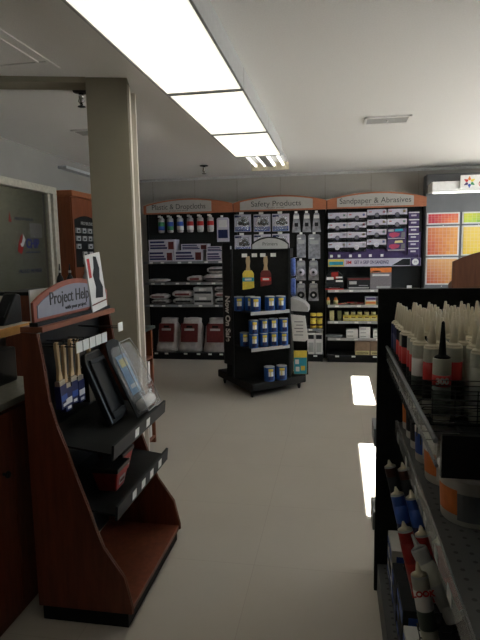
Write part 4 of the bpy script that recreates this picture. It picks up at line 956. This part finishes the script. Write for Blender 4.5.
# roller packs: black trays behind and a clear clamshell in front
def pack_T(x, y, z, tilt): return Matrix.Translation((x, y, z)) @ Matrix.Rotation(tilt, 4, 'Y')
for i, (y, xx) in enumerate(((2.24, -.955),)):
    t = thing('paint_tray_pack', (xx, y, .76), 'black plastic paint tray leaning between the brushes and the clear clamshell', 'paint tray')
    b = MB(); b.T = pack_T(xx, y, .752, -.38); b.prism([(-.09, 0), (.09, 0), (.095, .30), (.07, .335), (-.07, .335), (-.095, .30)], -.03, .0, 'x'); b.build('tray', M_blackp, t, .008)
    b = MB(); b.T = pack_T(xx, y, .752, -.38); b.box(.001, .012, -.07, .07, .02, .05).box(.001, .012, -.07, .07, .28, .30).box(.001, .012, -.075, -.06, .05, .28).box(.001, .012, .06, .075, .05, .28); b.build('rim', M_dark, t, .003)
t = thing('roller_cover_pack', (-.935, 2.385, .75), 'clear clamshell with a white roller cover and blue card on the upper shelf', 'roller cover')
TT = pack_T(-.905, 2.405, .735, -.42)
b = MB(); b.T = TT; b.prism([(-.095, 0), (.095, 0), (.10, .30), (.07, .37), (.03, .385), (-.03, .385), (-.07, .37), (-.10, .30)], -.004, .002, 'x'); b.build('backing', M_dark, t)
b = MB(); b.T = TT; b.box(.003, .006, -.045, .065, .10, .30).box(.0065, .008, -.03, .05, .24, .28, 1).box(.0065, .008, -.03, .05, .13, .15, 2); b.build('card', [mat('pale_blue_card', (.20, .34, .50), .4), M_ylabel, M_white], t)
b = MB(); b.T = TT; b.lathe([(.012, 0), (.027, .004), (.027, .13), (.012, .134)], (.032, -.067, .045), (0, 1, 0), 18); b.build('roller_cover', mat('roller_nap', (.72, .70, .66), .9, .08, 90, bump=.8), t)
b = MB(); b.T = TT; b.prism([(-.088, .008), (.088, .008), (.093, .28), (.065, .345), (-.065, .345), (-.093, .28)], .004, .062, 'x'); b.build('clamshell', M_clear, t, .012)
b = MB(); b.T = TT
b.path([(.064, -.088, .01), (.064, .088, .01), (.064, .093, .29), (.064, .065, .355), (.064, -.065, .355), (.064, -.093, .29), (.064, -.088, .01)], .0022, 6); b.build('clamshell_rim', mat('rim_clear', (.45, .47, .48), .2), t)
# red pails on lower shelf
def pail(x, y, label):
    t = thing('red_paint_pail', (x, y, .492), label, 'pail', 'red pails on the lower shelf')
    b = MB(); b.T = Matrix.Translation((x, y, .492))
    lo = [(-.04, -.045), (.04, -.045), (.04, .045), (-.04, .045)]; hi = [(-.058, -.065), (.058, -.065), (.058, .065), (-.058, .065)]
    A = [b.v((u, v, 0)) for u, v in lo]; B = [b.v((u, v, .088)) for u, v in hi]; b._f(A, 0); b._f(B, 0)
    for i in range(4): b._f([A[i], A[(i+1) % 4], B[(i+1) % 4], B[i]], 0)
    b.build('pail_body', M_redpl, t, .006)
    MB().box(x-.062, x+.062, y-.07, y+.07, .5805, .600).build('rim', M_blackp, t, .004)
    b = MB(); b.T = Matrix.Translation((x+.044, y, .505)) @ Matrix.Rotation(.2, 4, 'Y'); b.box(.0, .0015, -.03, .03, .012, .045).box(.0015, .0025, -.022, .022, .02, .034, 1); b.build('label', [M_lgrey, M_maroon], t)
pail(-.955, 2.10, 'red pail with a black rim nearest the side of the wooden stand')
pail(-1.0, 2.27, 'red pail with a black rim further along the lower shelf')

# ------------------------------------------------------------------ checkout counters
cc = thing('checkout_cabinet', (-1.6, 1.4, 0), 'dark red wooden counter cabinet with a grey top at the far left', 'cabinet')
MB().box(-1.95, -1.30, .3, 2.28, 0, .895).build('body', M_wood, cc)
for a, b_ in ((.32, 1.12), (1.13, 1.90), (1.91, 2.27)):
    d = MB().box(-1.2995, -1.282, a, b_, .06, .88).build('door', M_wood, cc, .002)
    MB().lathe([(.006, 0), (.006, .012), (.015, .018), (.012, .027), (0, .028)], (-1.2815, b_-.07, .645), (1, 0, 0), 12).build('knob', M_black, d)
MB().box(-1.97, -1.275, .28, 2.30, .896, .925).build('worktop', mat('grey_laminate', (.20, .20, .17), .5), cc, .003)
uc = thing('transaction_counter', (-1.7, 1.6, .926), 'raised cream counter with a wood edge at the far left', 'counter')
MB().box(-1.94, -1.70, .3, 2.28, .926, 1.10).build('support_panel', mat('cream_panel', (.42, .40, .30), .6), uc)
MB().box(-2.1, -1.51, .3, 2.47, 1.125, 1.162).build('countertop', mat('cream_laminate', (.52, .47, .38), .4), uc)
MB().box(-1.509, -1.498, .3, 2.48, 1.122, 1.163).box(-2.1, -1.498, 2.4705, 2.48, 1.122, 1.163).build('wood_edge', mat('honey_wood', (.60, .30, .08), .45, .15, 12), uc, .002)
MB().box(-2.05, -1.945, .4, 2.44, 0, 1.124).build('back_panel', M_wood, uc)
t = thing('printer', (-1.55, 1.9, .926), 'black boxy printer under the raised counter', 'printer')
MB().box(-1.69, -1.44, 1.60, 2.22, .927, 1.085).build('housing', M_blackp, t, .01)
MB().box(-1.439, -1.436, 1.7, 2.1, .96, .99).build('paper_slot', M_dark, t)
t = thing('paper_slip', (-1.33, 1.78, .926), 'white paper slip on the grey counter top at the left edge', 'paper')
MB().prism([(-1.42, 1.66), (-1.32, 1.70), (-1.33, 1.83), (-1.40, 1.82)], .9262, .929, 'z').build('sheet', M_white, t)
# monitor, phone on the raised counter
t = thing('monitor', (-1.80, 2.45, 1.163), 'dark monitor standing on the raised counter', 'monitor')
MB().box(-1.86, -1.70, 2.15, 2.44, 1.1635, 1.175).build('foot', M_blackp, t, .003)
MB().box(-1.80, -1.78, 2.28, 2.32, 1.175, 1.24).build('neck', M_blackp, t)
MB().box(-1.80, -1.77, 2.08, 2.46, 1.20, 1.335).build('screen', M_dark, t, .005)
t = thing('card_reader', (-1.58, 2.36, 1.163), 'black wedge shaped card reader beside the Project Help sign', 'card reader')
MB().prism([(2.30, 1.1635), (2.46, 1.1635), (2.46, 1.30), (2.42, 1.31)], -1.62, -1.55, 'x').build('housing', M_blackp, t, .006)
MB().prism([(2.325, 1.20), (2.385, 1.27), (2.383, 1.273), (2.322, 1.204)], -1.61, -1.56, 'x').build('keypad', M_dark, t)
t = thing('paper_stack', (-1.62, 2.1, 1.163), 'white papers lying on the raised counter', 'papers')
MB().box(-1.70, -1.55, 1.95, 2.22, 1.1632, 1.172).build('sheets', M_white, t)

# ------------------------------------------------------------------ office side: cabinet, decals, bottles
ct = thing('wooden_wall_cabinet', (-2.84, 5.8, 0), 'tall reddish wooden cabinet against the left wall beyond the glass', 'cabinet')
M_cab = mat('cabinet_wood', (.19, .055, .022), .45, .15, 6, stretch=(8, 8, 1))
MB().box(-2.928, -2.765, 5.41, 6.4, 0, 2.10).build('body', M_cab, ct)
MB().box(-2.928, -2.735, 5.405, 6.42, 2.1005, 2.165).build('cornice', mat('cornice_wood', (.33, .11, .045), .45), ct, .01)
MB().box(-2.764, -2.75, 5.415, 5.45, 0, 2.09).box(-2.764, -2.75, 6.35, 6.39, 0, 2.09).build('face_frame', M_cab, ct)
pk = thing('blade_display_card', (-2.74, 5.85, 1.42), 'black arched card of small white packages on the wooden cabinet', 'display card')
pts = [(5.44, 1.35)]+[(5.44+.60*k/10, 1.85+.06*math.sin(math.pi*k/10)) for k in range(11)]+[(6.04, 1.35)]
MB().prism(pts, -2.7635, -2.752, 'x').build('card', M_black, pk)
text('lettering', 'PRO BRUSHES', .05, M_lgrey, pk, (-2.751, 5.76, 1.825), right=(0, 1, 0))
for r in range(5):
    for c in range(4):
        y = 5.47+c*.14; z = 1.72-r*.085
        if random.random() < .12: continue
        o = MB().box(-2.751, -2.735, y, y+.085, z, z+.052).box(-2.7345, -2.733, y+.02, y+.06, z+.01, z+.03, 1).build('small_package', [M_lgrey, M_dark], pk)
# decals on the glass
dc = thing('window_decal', (-2.955, 4.85, 1.45), 'red white and blue CHIP decal on the office glass', 'decal')
XG = XL-.0295
b = MB(); b.prism([(4.70, 1.53), (4.76, 1.50), (4.80, 1.56), (4.78, 1.62), (4.80, 1.70), (4.76, 1.67), (4.72, 1.60)], XG, XG+.001, 'x'); b.build('flame', M_redpl, dc)
b = MB(); b.prism([(4.745, 1.60), (4.775, 1.61), (4.80, 1.66), (4.80, 1.70), (4.84, 1.64), (4.80, 1.58), (4.77, 1.57)], XG+.0012, XG+.002, 'x'); b.build('flame_core', M_white, dc)
text('lettering', 'CHIP', .125, mat('decal_blue', (.03, .04, .24), .4), dc, (XG+.002, 4.965, 1.60), right=(0, 1, 0), sx=.85, bold=.003)
MB().box(XG, XG+.001, 4.84, 5.09, 1.515, 1.525).build('underline', M_navy, dc)
dc2 = thing('window_decal', (-2.955, 4.6, 1.8), 'small red figure decal near the top of the office glass', 'decal')
b = MB(); b.prism([(4.585, 1.80), (4.635, 1.80), (4.625, 1.83), (4.615, 1.86), (4.61, 1.885), (4.605, 1.885), (4.60, 1.86), (4.59, 1.83)], XG, XG+.001, 'x'); b.build('figure', M_redpl, dc2)
text('lettering', 'ASSOCIATION OF', .04, M_navy, dc2, (XG+.001, 4.84, 1.835), right=(0, 1, 0))
text('lettering', 'PROUD MEMBER', .055, M_navy, thing('window_decal', (-2.955, 4.9, 1.33), 'faint dark blue line of lettering low on the office glass', 'decal'), (XG+.001, 4.90, 1.335), right=(0, 1, 0))
t = thing('wall_poster', (-4.6, 6.2, 1.6), 'pale poster on the wall inside the dark office', 'poster')
MB().box(XL-1.419, XL-1.41, 7.24, 7.56, 1.74, 1.95).build('sheet', M_lgrey, t)
# spray bottles on a back counter
bc = thing('back_counter', (-2.3, 4.35, 0), 'dark counter behind the column carrying spray bottles', 'counter')
MB().box(-2.75, -2.0, 4.1, 4.6, 0, 1.16).build('body', M_wood, bc)
MB().box(-2.77, -1.98, 4.08, 4.62, 1.1605, 1.19).build('top', M_black, bc, .003)
for i, x in enumerate((-2.275, -2.185, -2.02, -2.12)):
    y = (4.2, 4.2, 4.25, 4.36)[i]
    t = thing('spray_bottle', (x, y, 1.191), ['black spray bottle with a pale neck, leftmost in front of the cabinet', 'black spray bottle with a pale neck, second from the left in front of the cabinet', 'pale bottle with a thin nozzle next to the brochure', 'white bottle half hidden between the black spray bottles'][i], 'bottle', 'bottles on the back counter')
    MB().lathe([(.028, 0), (.03, .005), (.03, .09), (.024, .115), (.011, .135), (.011, .15)], (x, y, 1.191), (0, 0, 1), 14).build('bottle_body', (M_blackp, M_blackp, M_lgrey, M_lgrey)[i], t)
    MB().lathe([(.013, .1505), (.013, .165), (.008, .17), (.004, .225), (0, .226)], (x, y, 1.191), (0, 0, 1), 12, [0, 0, 1, 1]).build('nozzle', [M_lgrey, M_blackp if i < 2 else M_white], t)
    MB().lathe([(.0305, .03), (.0305, .07)], (x, y, 1.191), (0, 0, 1), 14).build('label', M_lgrey, t)

# red bookcase beyond the column
rb = thing('low_bookcase', (-1.55, 3.8, 0), 'low reddish open bookcase with a dark top beyond the column', 'bookcase')
X0, X1, Y0, Y1 = -1.72, -1.405, 3.42, 3.97
MB().box(X0, X1, Y1-.02, Y1, 0, .91).build('side_panel', M_cab, rb); MB().box(X0, X1, Y0, Y0+.02, 0, .91).build('side_panel', M_cab, rb)
MB().box(X0, X0+.01, Y0+.021, Y1-.021, 0, .91).build('back_panel', M_cab, rb)
for z in (.06, .27, .49, .70): MB().box(X0+.011, X1, Y0+.021, Y1-.021, z-.018, z).build('shelf', M_cab, rb)
MB().box(X0-.01, X1+.02, Y0-.01, Y1+.02, .911, .935).build('top', mat('dark_green_top', (.03, .045, .035), .4), rb, .003)
for i in range(4):
    t = thing('binder', (-1.5, 3.85, 0), 'pale binder on the %s of the red bookcase' % ('bottom shelf', 'second shelf, far side', 'second shelf, near side', 'third shelf')[i], 'binder', 'binders in the bookcase')
    z = (.061, .271, .271, .491)[i]; y = (3.88, 3.90, 3.82, 3.89)[i]
    MB().box(-1.64, -1.42, y, y+.045, z, z+.17).build('cover', M_white, t, .002)
